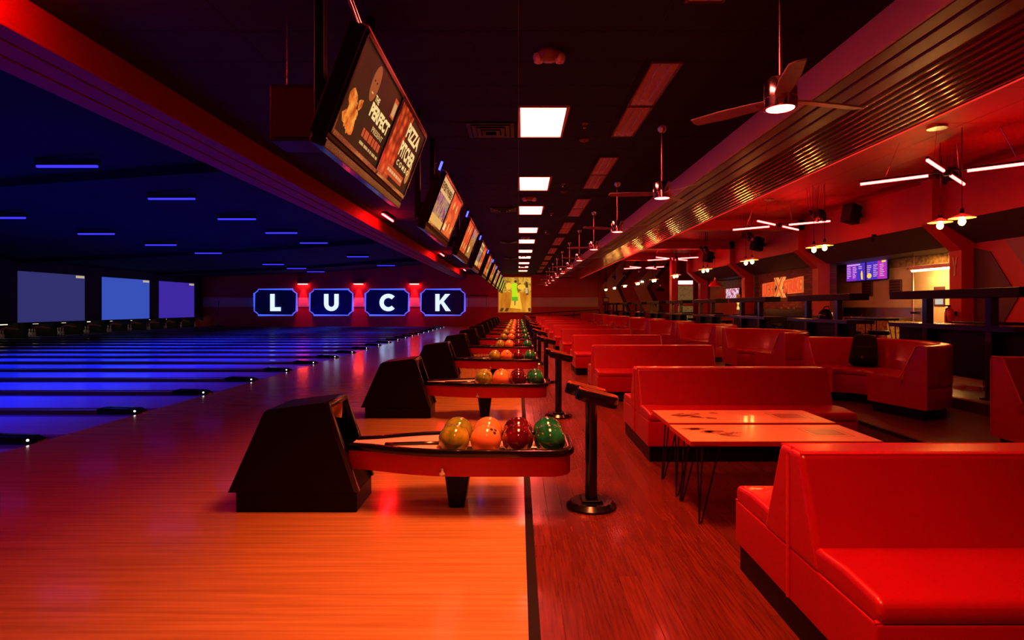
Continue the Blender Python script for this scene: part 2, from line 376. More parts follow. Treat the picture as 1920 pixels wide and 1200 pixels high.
# ceiling over the lanes, falling towards the pins, with three cross ribs
bm = nb()
prism(bm, [(XL1 + 0.02, H + 3.35), (-14.0, H + 2.60), (PITX, H + 2.15), (PITX, H + 2.3), (-14.0, H + 2.75), (XL1 + 0.02, H + 3.5)], 'y', BACK, FAR)
lc = struct('ceiling_lanes', bm, 'lane_ceiling')
for yb in (12.5, 26.6, 37.0):
    bm = nb(); prism(bm, [(XL1, H + 3.36), (-14.0, H + 2.61), (PITX, H + 2.16), (PITX, H + 1.98), (-19.0, H + 2.22), (-14.0, H + 2.45), (-9, H + 2.80), (XL1, H + 3.1)], 'y', yb, yb + 0.8)
    obj('ceiling_rib', bm, 'lane_ceiling', lc)
# beam above the approach: fascia, then three moulded boards under it
bl = struct('trim_3', bx(nb(), XL1 + 0.02, XL0 - 0.0, BACK, FAR, SOF + 0.012, H + 3.5), 'red_beam')
for a, b in ((-3.835, -4.035), (-4.062, -4.30), (-4.33, XL1)):
    obj('moulding_board', bevel(bx(nb(), b, a, BACK, FAR, SOF - 0.012, SOF + 0.02), 0.006, 1), 'red_beam', bl)
# beam between the seating zones: pale fascia, three moulded boards, then glossy wooden slats
br = struct('trim_4', bx(nb(), XB0 + 0.02, XB1 - 0.01, BACK, FAR, SOF + 0.012, H + 3.75), 'dark_trim')
obj('fascia_board', bx(nb(), XB0, XB0 + 0.03, BACK, FAR, SOF - 0.01, CEIL + 0.05), 'pale_paint', br)
for a, b in ((2.985, 3.135), (3.165, 3.335), (3.365, 3.545)):
    obj('moulding_board', bevel(bx(nb(), a, b, BACK, FAR, SOF - 0.014, SOF + 0.02), 0.01, 2), 'mould_red', br)
for i in range(9):
    a = 3.565 + i * 0.115
    obj('slat', bevel(bx(nb(), a, a + 0.105, BACK, FAR, SOF - 0.006, SOF + 0.02), 0.016, 3), 'gold_wood', br, smooth=60)
obj('edge_board', bx(nb(), XB1 - 0.012, XB1 + 0.02, BACK, FAR, SOF - 0.012, SOF + 0.25), 'red_paint', br)
edge_glow = obj('glow_strip', bx(nb(), XB1 - 0.010, XB1 + 0.008, BACK, FAR, SOF - 0.022, SOF - 0.0125), 'edge_glow_red'); tag(edge_glow, 'thin glowing red strip along the lower edge of the slatted beam', 'led strip')  # red line along the beam edge, put in as an emissive strip
# far wall with its pale stripe
wf = struct('wall_far', bx(nb(), PITX, 13.4, FAR, FAR + 0.2, -0.3, H + 3.9), 'red_paint')
obj('stripe', bx(nb(), MASKX, -19.7, FAR - 0.012, FAR + 0.02, 1.46, 2.14), 'pale_paint', wf)
for a, b in ((-16.4, -15.5), (-12.35, -11.35), (-8.25, -7.25), (-3.95, -1.55), (1.0, 5.95)):
    obj('stripe', bx(nb(), a, b, FAR - 0.012, FAR + 0.02, 1.46, 2.14), 'pale_paint', wf)
obj('red_wall_panel', bx(nb(), -1.6, 13.2, FAR - 0.006, FAR + 0.02, 0.2, H + 3.7), 'red_paint', wf)
obj('corner_pier', bx(nb(), 5.95, 6.2, FAR - 0.3, FAR + 0.02, 0.2, H + 3.7), 'red_paint', wf)
# chevrons painted as bands on the far wall
s_ = FAR / 1067
def W(px, py): return ((px - 972) * s_, H + (575 - py) * s_)
def U(u, v): return W(1100 + u / 9.6, 480 + v / 9.6)
for name, mt, a, b, dpt in (('chevron_band', 'chev_orange', [(650, 75), (270, 540), (470, 980)], [(900, 75), (530, 545), (735, 1000)], 0.02),
                            ('chevron_band', 'chev_dark', [(900, 75), (530, 545), (735, 1000)], [(975, 75), (600, 565), (800, 1000)], 0.024),
                            ('chevron_band', 'chev_red', [(975, 75), (600, 565), (800, 1000)], [(1262, 75), (850, 570), (1050, 1000)], 0.02),
                            ('chevron_band', 'chev_orange', [(1262, 75), (850, 570), (1050, 1000)], [(1480, 75), (1075, 565), (1290, 1010)], 0.022),
                            ('chevron_band', 'chev_dark', [(1480, 75), (1075, 565), (1290, 1010)], [(1555, 75), (1150, 580), (1400, 1010)], 0.026)):
    bm = nb(); e = (95, -116)   # carry each band on above the header
    a = [(a[0][0] + e[0], a[0][1] + e[1])] + a; b = [(b[0][0] + e[0], b[0][1] + e[1])] + b
    prism(bm, [U(*p) for p in a] + [U(*p) for p in b[::-1]], 'y', FAR - 0.008 - dpt, FAR)
    obj(name, bm, mt, wf)
struct('wall_left', bx(nb(), PITX - 0.2, PITX, BACK, FAR, -0.3, H + 2.4), 'black_matte')
struct('wall_back', bx(nb(), PITX, 13.4, BACK - 0.2, BACK, -0.3, H + 3.9), 'red_paint')
# right wall: upper face, sloping soffit, openings between ribbed columns
struct('wall_right', bx(nb(), 7.92, 8.2, BACK, 26.5, H + 1.57, CEIL + 0.1), 'red_paint')
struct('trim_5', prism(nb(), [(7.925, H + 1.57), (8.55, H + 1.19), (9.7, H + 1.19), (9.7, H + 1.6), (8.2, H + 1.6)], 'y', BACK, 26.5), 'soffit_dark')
for k in range(4):
    y0 = 10.66 + 5.1 * k
    struct('column', prism(nb(), [(7.75, CEIL + 0.02), (7.75, H + 1.57), (8.30, H + 1.06), (8.30, CNZ), (8.62, CNZ), (8.62, H + 1.20), (7.95, H + 1.62), (7.95, CEIL + 0.02)], 'y', y0, y0 + 0.3), 'red_paint')
    if k: struct('header_beam', bx(nb(), XB1, 7.95, y0, y0 + 0.3, H + 2.12, CEIL + 0.05), 'red_paint')
wr = struct('wall_right_near', bx(nb(), 8.55, 8.75, BACK, 10.7, CNZ, H + 1.3), 'red_paint')
def R(y, z): return (y, z)
prism_poly = [(10.66, H + 1.1), (10.3, H + 1.0), (9.72, H + 0.16), (10.12, H - 0.45), (10.66, H - 0.9)]
obj('chevron_band', prism(nb(), prism_poly, 'x', 8.53, 8.56), 'chev_dark', wr)
obj('chevron_band', prism(nb(), [(9.98, H + 1.18), (9.3, H + 0.28), (9.3, H + 1.18)], 'x', 8.532, 8.56), 'chev_grey', wr)
kw = struct('wall_kitchen', bx(nb(), 9.5, 9.7, 10.7, 18.2, CNZ, H + 1.25), 'kitchen_wall')
obj('mosaic_frieze', bx(nb(), 9.47, 9.51, 10.9, 18.2, H + 0.98, H + 1.22), 'mosaic', kw)
obj('steel_panel', bx(nb(), 9.46, 9.51, 10.9, 18.2, H - 0.95, H - 0.02), 'steel', kw)
struct('wall_kitchen_side', bx(nb(), 8.55, 9.7, 10.70, 10.95, CNZ, H + 1.3), 'kitchen_wall')
struct('wall_brick', bx(nb(), 8.75, 8.95, 16.0, 21.2, CNZ, H + 1.3), 'brick_wall')
struct('wall_lounge', bx(nb(), 9.5, 9.7, 20.9, 28.2, CNZ, H + 1.3), 'red_paint')
struct('wall_right_far', bx(nb(), 13.2, 13.4, 26.5, FAR, CNZ, H + 3.7), 'red_paint')
struct('wall_return', bx(nb(), 9.7, 13.4, 26.4, 26.6, CNZ, H + 3.7), 'red_paint')

# ------------------------------------------------------------------ lanes
LANE_DIV = [6.22 + 1.71 * k for k in range(21)]
lane0 = thing('bowling_lane', 'long bowling lane glowing blue between dark dividers', 'bowling lane', (FOUL, 0, 0), 0, 'bowling lanes')
obj('lane_bed', bx(nb(), -19.6, -0.005, -0.53, 0.53, -0.14, 0.0), 'lane_surface', lane0)
for s in (-1, 1):
    bm = nb(); n = 6; pr = [(s * (0.535 + 0.115 + 0.115 * math.cos(PI * k / n)), -0.02 - 0.095 * math.sin(PI * k / n)) for k in range(n + 1)]
    lo = [(y, -0.128) for y, z in pr]
    prism(bm, pr + lo[::-1], 'x', -19.6, -0.02); obj('gutter', bm, 'gutter', lane0)
div0 = thing('lane_divider', 'dark red raised divider between two blue lanes', 'lane divider', (FOUL, 0, 0), 0, 'lane dividers')
obj('capping', bevel(bx(nb(), -17.88, -0.60, -0.075, 0.075, -0.13, 0.05), 0.012, 1), 'divider_red', div0)
obj('end_cap', bevel(prism(nb(), [(-0.62, -0.13), (0.0, -0.13), (0.0, 0.015), (-0.10, 0.06), (-0.54, 0.075), (-0.62, 0.06)], 'y', -0.085, 0.085), 0.014, 2), 'black_satin', div0, smooth=40)
first = True
for k, yd in enumerate(LANE_DIV + [LANE_DIV[-1] + 1.71]):
    yc = yd - 0.855
    o = lane0 if first else copy_tree(lane0); o.location = (FOUL, yc, 0)
    if k < len(LANE_DIV):
        d = div0 if first else copy_tree(div0); d.location = (FOUL, yd, 0)
        if k % 2 == 0: obj('foul_light', bevel(bx(nb(), -0.10, -0.075, -0.10, -0.08, 0.018, 0.042), 0.006, 1), 'dot_white', d)
    first = False
# pin decks at the left wall: masking wall with three screens, pins below
wm = struct('wall_masking', bx(nb(), MASKX - 0.25, MASKX, BACK, FAR, 0.70, H + 2.2), 'black_matte')
pin_me = mesh('pin', lathe(nb(), [(0, 0), (0.026, 0), (0.030, 0.01), (0.049, 0.06), (0.060, 0.115), (0.055, 0.16), (0.034, 0.215), (0.024, 0.255), (0.026, 0.295), (0.032, 0.335), (0.027, 0.365), (0.012, 0.38), (0, 0.381)], 12), 'pin_white', 60)
band_me = mesh('neck_band', lathe(nb(), [(0.0255, 0.245), (0.0255, 0.252), (0.0262, 0.262), (0.0268, 0.275)], 12), 'pin_red', 60)
for k in range(11, 22):
    yd = 6.22 + 1.71 * k; yc = yd - 0.855
    if k < 21:
        o = obj('kickback_wall', bx(nb(), PITX + 0.02, -23.1, yd - 0.07, yd + 0.07, -0.13, 0.72), 'black_matte'); tag(o, 'dark partition between two pin decks', 'partition', 'pin deck partitions')
    t = thing('pin_deck_lamp', 'pale lamp strip lighting a pin deck', 'lamp', (MASKX - 0.3, yc, 0.62), 0, 'pin deck lamps')
    obj('housing', bx(nb(), -0.08, 0.06, -0.75, 0.75, 0.03, 0.12), 'black_matte', t); obj('lamp_tube', bx(nb(), -0.03, 0.03, -0.6, 0.6, 0.0, 0.032), 'pindeck_glow', t)
    t = thing('pin_sweep', 'orange sweep board in front of the pins', 'sweep board', (-23.15, yc, 0.14), 0, 'pin sweeps')
    obj('board', bevel(prism(nb(), [(-0.5, 0.32), (-0.2, 0.42), (0.1, 0.38), (0.5, 0.30), (0.5, 0.26), (0.1, 0.30), (-0.2, 0.33), (-0.5, 0.26)], 'x', -0.02, 0.02), 0.006, 1), 'sweep_orange', t)
    for s in (-1, 1): obj('arm', bx(nb(), -0.3, 0.01, s * 0.5 - 0.015, s * 0.5 + 0.015, 0.28, 0.58), 'black_matte', t)
    for r in range(4):
        for c in range(r + 1):
            p = thing('bowling_pin', 'white bowling pin standing on a pin deck', 'bowling pin', (MASKX + 0.05 - r * 0.264, yc + (c - r / 2) * 0.305, 0), 0, 'bowling pins')
            obj('pin_body', pin_me, None, p); obj('neck_band', band_me, None, p)
for i, (y0, y1, mt, lb) in enumerate(((26.7, 30.8, 'screen_dimpurple', 'big dim purple-blue projection screen above the pins, farthest from the letter signs'), (32.1, 36.2, 'screen_blue', 'big bright blue projection screen above the pins, middle of three'), (37.2, 41.2, 'screen_violet', 'big violet projection screen above the pins, beside the striped wall'))):
    t = thing('projection_screen', lb, 'screen', (MASKX, y0, 0.72))
    obj('picture', bx(nb(), 0.0, 0.03, 0, y1 - y0, 0, 2.43), mt, t)
    obj('border', prism(nb(), [(-0.08, -0.08), (y1 - y0 + 0.08, -0.08), (y1 - y0 + 0.08, 0.0), (-0.08, 0.0)], 'x', 0, 0.05), 'black_matte', t)
    obj('caption', bx(nb(), 0.03, 0.034, y1 - y0 - 0.62, y1 - y0 - 0.03, 2.27, 2.40), 'tag_yellow', t)
# blue tubes on the lane ceiling
def lane_ceil(x): return H + 3.35 + (x - XL1) * (0.75 / (14 + XL1)) if x > -14 else H + 2.60 + (x + 14) * (0.45 / 10.9)
tb = thing('blacklight_tube', 'violet-blue fluorescent tube on the dark lane ceiling', 'tube light', (-9, 0, 4), 0, 'blue tubes over the lanes')
obj('housing', bx(nb(), -0.62, 0.62, -0.05, 0.05, 0.035, 0.16), 'black_matte', tb); obj('lamp_tube', tube(nb(), [(-0.6, 0, 0.018), (0.6, 0, 0.018)], 0.032, 8), 'blue_tube_glow', tb, 60)
first = True
for x, dz, y0, ks in ((-9.0, 0.0, 11.35, range(-2, 9)), (-14.05, 0.0, 12.1, range(-2, 9))):
    for k in ks:
        y = y0 + 3.42 * k
        if y > 41.5 or (x > -10 and k in (5, 7)) or (x < -10 and k == 5): continue     # no tube shows there
        z = lane_ceil(x - 0.62) - 0.165
        o = tb if first else copy_tree(tb); o.location = (x, y, z); first = False
        off = '_offscreen' if x / y < -0.92 else ''         # the row goes on over the nearer lanes
        if off:
            o.name = 'blacklight_tube_offscreen'
            for c in o.children:
                if c.name.startswith('lamp_tube'): c.name = 'lamp_tube_offscreen'
        area_lamp('tube_lamp' + off, (0, 0, -0.012), 1.15, 0.05, BLUE_W, (0.014, 0.045, 1.0), o, spread=math.radians(104))

# ------------------------------------------------------------------ ball returns and balls
BR_Y = 4.27
def rack_plan(inset=0.0):
    w = 0.305 - inset; r = 0.14; pts = []
    near = [(-1.24, -0.10 + inset * 0.2), (-1.08, -0.135 + inset * 0.4), (-0.92, -0.20 + inset * 0.7), (-0.76, -0.255 + inset), (-0.58, -w + 0.012), (-0.40, -w)]
    pts += near
    for k in range(7): t = -PI / 2 + PI / 2 * k / 6; pts.append((0.372 - inset - r + r * math.cos(t), -w + r + r * math.sin(t)))
    for k in range(7): t = PI / 2 * k / 6; pts.append((0.372 - inset - r + r * math.cos(t), w - r + r * math.sin(t)))
    return pts + [(x, -y) for x, y in near[::-1]]
def make_ball_return():
    t = thing('ball_return', 'black-hooded ball return with a red-sided rack of balls on the approach', 'ball return', (0, BR_Y, 0), 0, 'ball returns')
    obj('plinth', bevel(bx(nb(), -2.02, -1.155, -0.205, 0.205, 0, 0.145), 0.006, 1), 'black_plastic', t)
    side = [(-2.07, 0.145), (-1.15, 0.145), (-1.36, 0.775), (-1.385, 0.787), (-1.79, 0.735), (-1.815, 0.715)]
    hood = obj('hood', bevel(prism(nb(), side, 'y', -0.22, -0.195), 0.004, 2), 'black_plastic', t)
    obj('hood_side', bevel(prism(nb(), side, 'y', 0.195, 0.22), 0.004, 2), 'black_plastic', hood)
    obj('hood_top', bevel(prism(nb(), [(-1.36, 0.775), (-1.385, 0.787), (-1.79, 0.735), (-1.815, 0.715), (-2.07, 0.145), (-2.04, 0.145), (-1.79, 0.70), (-1.77, 0.712), (-1.385, 0.762)], 'y', -0.197, 0.197), 0.003, 1), 'black_plastic', hood)
    fr = nb()
    for y0, y1 in ((-0.225, -0.18), (0.18, 0.225)):
        prism(fr, [(-1.135, 0.147), (-1.352, 0.785), (-1.385, 0.775), (-1.17, 0.147)], 'y', y0, y1)
    prism(fr, [(-1.338, 0.745), (-1.352, 0.787), (-1.40, 0.785), (-1.385, 0.745)], 'y', -0.2, 0.2)
    obj('mouth_frame', bevel(fr, 0.006, 2), 'black_satin', t, 40)
    obj('inner_wall', prism(nb(), [(-1.62, 0.15), (-1.60, 0.15), (-1.45, 0.70), (-1.47, 0.70)], 'y', -0.195, 0.195), 'black_matte', t)
    obj('deflector', bevel(prism(nb(), [(-1.475, 0.60), (-1.42, 0.745), (-1.40, 0.735), (-1.455, 0.585)], 'y', -0.06, 0.185), 0.004, 1), 'lit_orange_patch', t)
    obj('lower_apron', prism(nb(), [(-1.16, 0.147), (-1.19, 0.147), (-1.255, 0.33), (-1.225, 0.33)], 'y', -0.2, 0.2), 'black_plastic', t)
    obj('rack_side', ribbon(nb(), rack_plan(0.008), 0.02, 0.285, 0.43), 'rack_red', t, 40)
    obj('bumper_rail', bevel(ribbon(nb(), rack_plan(0.0), 0.06, 0.422, 0.472), 0.014, 2), 'black_satin', t, 40)
    pl = rack_plan(0.01); obj('rack_bed', prism(nb(), pl, 'z', 0.36, 0.395), 'rack_bed', t)
    tr = [p for p in rack_plan(0.02) if p[0] < -0.57]; obj('feed_track', prism(nb(), tr[:5] + [(-0.565, -0.28), (-0.565, 0.28)] + tr[5:], 'z', 0.40, 0.452), 'rack_bed', t)
    obj('center_rail', bevel(ribbon(nb(), [(-0.98, -0.10), (-0.85, -0.085), (-0.72, -0.07), (-0.56, -0.065)], 0.03, 0.445, 0.474), 0.006, 1), 'black_satin', t, 40)
    obj('ball_divider', bevel(bx(nb(), -0.56, 0.32, -0.012, 0.012, 0.39, 0.42), 0.004, 1), 'black_satin', t)
    obj('rack_underside', prism(nb(), rack_plan(0.02), 'z', 0.29, 0.31), 'rack_red', t)
    obj('leg', bevel(prism(nb(), [(-0.545, 0.29), (-0.355, 0.29), (-0.395, 0.0), (-0.505, 0.0)], 'y', -0.12, 0.12), 0.008, 1), 'black_plastic', t)
    obj('bolt', lathe(nb(), [(0, 0.045), (0.008, 0.043), (0.010, 0.020), (0.019, 0.014), (0.021, 0)], 10, (-0.53, -0.313, 0.300)), 'strip_end', t, 60)
    obj('mouth_lit_patch', bevel(prism(nb(), [(-1.46, 0.615), (-1.385, 0.60), (-1.375, 0.735), (-1.43, 0.745)], 'y', 0.175, 0.196), 0.003, 1), 'lit_orange_patch', t)  # added plate whose bright colour stands for the patch of light in the mouth
    return t
br0 = make_ball_return()
br0_ch = list(br0.children)
def sphere(r=0.113):
    bm = nb(); bmesh.ops.create_uvsphere(bm, u_segments=32, v_segments=18, radius=r); return bm
ball_me = {c: mesh('bowling_ball', sphere(), 'ball_' + c, 180) for c in ('olive', 'orange', 'maroon', 'green')}
hole_bm = nb()
for a, b in ((0, 0.0), (0.0, 0.26), (0.26, 0.13)):
    d = Vector((a - 0.1, b - 0.13, 1)).normalized(); q = d.to_track_quat('Z', 'Y').to_matrix().to_4x4()
    r_ = bmesh.ops.create_circle(hole_bm, cap_ends=True, segments=10, radius=0.0125); bmesh.ops.transform(hole_bm, matrix=Matrix.Translation(d * 0.1128) @ q, verts=r_['verts'])
hole_me = mesh('finger_holes', hole_bm, 'black_matte')
names = {'olive': 'swirled olive green bowling ball in a ball return rack', 'orange': 'bright orange bowling ball in a ball return rack', 'maroon': 'swirled dark maroon bowling ball in a ball return rack', 'green': 'swirled emerald green bowling ball in a ball return rack'}
NP = 11
for k in range(NP):
    if k: dup(br0, (0, BR_Y + PITCH * k, 0))
    for i, c in enumerate(('olive', 'orange', 'maroon', 'green')):
        for j, yo in enumerate((-0.138, 0.133)):
            b = thing('bowling_ball', names[c], 'bowling ball', (-0.468 + 0.232 * i, BR_Y + PITCH * k + yo, 0.505), 0, c + ' bowling balls in the racks')
            o = obj('shell', ball_me[c], None, b); o.rotation_euler = (random.uniform(-0.5, 0.3), random.uniform(-0.5, 0.5), random.uniform(0, 6.28))
            h = obj('finger_holes', hole_me, None, b); h.rotation_euler = (random.uniform(-0.9, -0.4), random.uniform(-0.6, 0.6), random.uniform(0, 6.28))

# ------------------------------------------------------------------ console stands
def stadium(L_, r, n=8):
    return [(L_ / 2 + r * math.cos(-PI / 2 + PI * k / n), r * math.sin(-PI / 2 + PI * k / n)) for k in range(n + 1)] + [(-L_ / 2 + r * math.cos(PI / 2 + PI * k / n), r * math.sin(PI / 2 + PI * k / n)) for k in range(n + 1)]
def make_console():
    t = thing('console_stand', 'black pedestal console with two tilted oval button pads behind a ball return', 'console', (0.535, 4.18, 0), 0, 'scoring consoles')
    obj('base', lathe(nb(), [(0, 0), (0.18, 0), (0.183, 0.02), (0.15, 0.05), (0.0, 0.055)], 20), 'black_satin', t, 35)
    obj('foot_plate', bevel(bx(nb(), -0.075, 0.075, -0.075, 0.075, 0.05, 0.068), 0.004, 1), 'black_plastic', t)
    obj('pole', tube(nb(), [(0, 0, 0.06), (0, 0, 0.80)], 0.044, 20), 'black_satin', t, 40)
    tilt = Matrix.Rotation(math.radians(14), 4, 'Y')
    for i, (dx, dy, dz, L_) in enumerate(((0.035, -0.06, 0.815, 0.165), (-0.025, 0.12, 0.835, 0.165))):
        m = Matrix.Translation((dx, dy, dz)) @ tilt
        p = obj('button_pad', xf(bevel(prism(nb(), stadium(L_, 0.075), 'z', -0.05, 0.035), 0.012, 2), m), 'black_satin', t, 35)
        obj('pad_rim', xf(ribbon(nb(), stadium(L_, 0.058), 0.008, 0.034, 0.042, True), m), 'pad_orange', p)
        obj('button_row', xf(bevel(prism(nb(), stadium(L_ * 0.7, 0.022), 'z', 0.034, 0.040), 0.002, 1), m), 'black_matte', p)
    obj('pad_bridge', xf(bevel(bx(nb(), -0.06, 0.17, -0.04, 0.14, -0.03, 0.012), 0.01, 1), Matrix.Translation((0.02, 0, 0.81)) @ tilt), 'black_plastic', t)
    return t
cs0 = make_console()
for k in range(1, NP): dup(cs0, (0.535, 4.18 + PITCH * k, 0))

# ------------------------------------------------------------------ double-sided benches
def make_bench():
    t = thing('bench', 'red vinyl back-to-back bench in the row beside the consoles', 'bench', (2.21, 2.57, 0), 0, 'red back-to-back benches')
    X = 0.99
    obj('kick_base', bx(nb(), -X + 0.02, X - 0.02, -0.61, 0.61, 0, 0.155), 'black_plastic', t)
    obj('seat_box', bevel(bx(nb(), -X, X, -0.635, 0.635, 0.15, 0.385), 0.012, 2), 'leather', t, 40, wn=True)
    for s in (-1, 1):
        bm = prism(nb(), [(s * 0.20, 0.375), (s * 0.625, 0.375), (s * 0.645, 0.42), (s * 0.63, 0.468), (s * 0.42, 0.485), (s * 0.20, 0.475)], 'x', -X + 0.005, X - 0.005)
        c = obj('seat_cushion', bevel(bm, 0.026, 4), 'leather', t, 50, wn=True)
        bm = tube(nb(), [(-X, s * 0.62, 0.388), (X, s * 0.62, 0.388)], 0.007, 6); obj('piping', bm, 'piping', c, 60)
    b = obj('backrest', bevel(prism(nb(), [(-0.27, 0.37), (0.27, 0.37), (0.175, 0.62), (0.095, 0.835), (-0.095, 0.835), (-0.175, 0.62)], 'x', -X, X), 0.03, 5), 'leather', t, 50, wn=True)
    for s in (-1, 1):
        obj('piping', tube(nb(), [(s * (X + 0.002), 0, 0.16), (s * (X + 0.002), 0, 0.80), (s * (X - 0.02), 0, 0.838)], 0.009, 6), 'piping', b, 60)
        obj('piping', tube(nb(), [(-X + 0.01, s * 0.088, 0.828), (X - 0.01, s * 0.088, 0.828)], 0.007, 6), 'piping', b, 60)
    return t
be0 = make_bench()
for k in range(1, NP + 1): dup(be0, (2.21, 2.57 + PITCH * k, 0))

# ------------------------------------------------------------------ curved booths
def rounded(poly, r, n=3):
    out = []
    for i, p in enumerate(poly):
        p = Vector(p); a = (Vector(poly[i - 1]) - p); b = (Vector(poly[(i + 1) % len(poly)]) - p)
        rr = min(r, a.length * 0.45, b.length * 0.45); A = p + a.normalized() * rr; B = p + b.normalized() * rr
        for k in range(n + 1):
            t = k / n; q = A * (1 - t) ** 2 + p * 2 * t * (1 - t) + B * t ** 2; out.append((q.x, q.y))
    return out
def make_booth():
    t = thing('booth', 'red vinyl horseshoe booth on the low platform', 'booth', (4.32, 7.50, PLZ), 0, 'red horseshoe booths')
    a0, a1, n = -PI / 2 + 0.26, PI / 2, 28
    obj('kick_base', arcsweep(nb(), [(0.40, 0), (1.06, 0), (1.06, 0.125), (0.38, 0.125)], a0 + 0.03, a1 - 0.03, n), 'black_plastic', t, 40)
    obj('seat_box', arcsweep(nb(), rounded([(0.33, 0.12), (1.115, 0.12), (1.115, 0.37), (0.33, 0.37)], 0.015, 2), a0, a1, n), 'leather', t, 40)
    obj('seat_cushion', arcsweep(nb(), rounded([(0.32, 0.365), (0.83, 0.365), (0.83, 0.455), (0.32, 0.46)], 0.04), a0, a1, n), 'leather', t, 50)
    b = obj('backrest', arcsweep(nb(), rounded([(0.77, 0.365), (1.12, 0.365), (1.12, 0.85), (0.98, 0.85)], 0.035), a0, a1, n), 'leather', t, 50)
    for a in (a0, a1):
        m = Matrix.Rotation(a, 4, 'Z'); s = -0.003 if a < 0 else 0.003
        pr = [(0.79, 0.46), (0.985, 0.835), (1.01, 0.848), (1.10, 0.848), (1.118, 0.82), (1.118, 0.13)]
        obj('piping', xf(tube(nb(), [(r, s, z) for r, z in pr], 0.007, 6), m), 'piping', b, 60)
    return t
bo0 = make_booth()
for k in [-1] + list(range(1, 10)): dup(bo0, (4.32, 7.50 + PITCH * k, PLZ))

# ------------------------------------------------------------------ low tables between the first two benches
def make_table(y0, y1, first):
    x0, x1, z = 1.15, 2.435, (0.572 if first else 0.582); cx, cy = (x0 + x1) / 2, (y0 + y1) / 2; hx, hy = (x1 - x0) / 2, (y1 - y0) / 2
    lb = 'low orange-brown hairpin table, the one facing the end bench that shows only its back half' if first else 'low orange-brown hairpin table, slightly taller, pushed up to its twin'
    lb = 'low orange-brown hairpin table, slightly lower than its twin behind it' if first else lb
    t = thing('low_table', lb, 'table', (cx, cy, 0), 0, 'low hairpin tables')
    top = obj('tabletop', bevel(bx(nb(), -hx, hx, -hy, hy, z - 0.034, z), 0.003, 1), 'table_top', t)
    obj('edge_band', ribbon(nb(), [(-hx, -hy), (hx, -hy), (hx, hy), (-hx, hy)], 0.006, z - 0.033, z - 0.002, True), 'red_edge', top)
    P = lambda u, v: (u, v, z + 0.0008); P2 = lambda u, v: (u, v, z + 0.0014)
    rr = random.Random(3 if first else 9)
    for q in range(9):
        obj('print_patch', flat_bm(P, [(u + rr.uniform(-.02, .02), v + rr.uniform(-.015, .015)) for u, v in ell(-0.34 + rr.uniform(-0.17, 0.17), rr.uniform(-0.11, 0.13), rr.uniform(0.03, 0.09), rr.uniform(0.012, 0.035), 9, rr.uniform(-.5, .5))]), 'table_print', top)
    bm = nb()
    for a, b in ((rect(0.26, 0.54, 0.12, 0.127), 0), (rect(0.26, 0.54, -0.13, -0.123), 0), (rect(0.26, 0.267, -0.13, 0.127), 0), (rect(0.533, 0.54, -0.13, 0.127), 0)):
        bm.faces.new([bm.verts.new(P(u, v)) for u, v in a])
    obj('print_border', bm, 'table_print_light', top)
    obj('print_block', flat_bm(P, rect(0.29, 0.51, -0.09, 0.09)), 'table_print', top)
    for sx in (-1, 1):
        for sy in (-1, 1):
            px, py = sx * (hx - 0.1), sy * (hy - 0.06)
            leg = nb(); tube(leg, [(px, py, z - 0.03), (px + sx * 0.03, py + sy * 0.02, 0.02), (px + sx * 0.03, py + sy * 0.02, 0.006)], 0.006, 8)
            tube(leg, [(px - sx * 0.12, py, z - 0.03), (px + sx * 0.012, py + sy * 0.014, 0.012), (px + sx * 0.03, py + sy * 0.02, 0.006)], 0.006, 8)
            tube(leg, [(px, py - sy * 0.12, z - 0.03), (px + sx * 0.025, py + sy * 0.006, 0.012), (px + sx * 0.03, py + sy * 0.02, 0.006)], 0.006, 8)
            bx(leg, px - 0.08, px + 0.08, py - 0.08 if sy < 0 else py - 0.1, py + 0.08 if sy > 0 else py + 0.1, z - 0.038, z - 0.03)
            obj('hairpin_leg', leg, 'black_satin', t, 60)
make_table(3.80, 4.33, True); make_table(4.36, 4.88, False)

# ------------------------------------------------------------------ backpack
bp = thing('backpack', 'black backpack leaning on the backrest of a horseshoe booth', 'backpack', (4.825, 7.972, PLZ + 0.475), 0)
bp.rotation_euler = (math.radians(-20), 0, math.radians(-42))
def blob(w_, d_, h_, r, taper=0.8):
    bm = nb(); bx(bm, -w_ / 2, w_ / 2, -d_ / 2, d_ / 2, 0, h_)
    for v in bm.verts:
        if v.co.z > h_ / 2: v.co.x *= taper; v.co.y *= 0.75
    return bevel(bm, r, 4)
body = obj('bag_body', blob(0.36, 0.19, 0.45, 0.06, 0.78), 'backpack', bp, 60)
obj('front_pocket', xf(blob(0.27, 0.09, 0.22, 0.035, 0.9), Matrix.Translation((0, -0.11, 0.03))), 'backpack', bp, 60)
obj('grab_handle', tube(nb(), [(-0.04, 0.03, 0.43), (-0.035, 0.03, 0.475), (0, 0.03, 0.49), (0.035, 0.03, 0.475), (0.04, 0.03, 0.43)], 0.01, 8), 'backpack', bp, 60)
for s in (-1, 1): obj('shoulder_strap', tube(nb(), [(s * 0.09, 0.07, 0.40), (s * 0.13, 0.13, 0.30), (s * 0.14, 0.12, 0.12), (s * 0.13, 0.08, 0.04)], 0.016, 8), 'backpack', bp, 60)
obj('zip_pull', bevel(bx(nb(), 0.0, 0.028, -0.168, -0.158, 0.06, 0.095), 0.004, 1), 'chrome', bp)

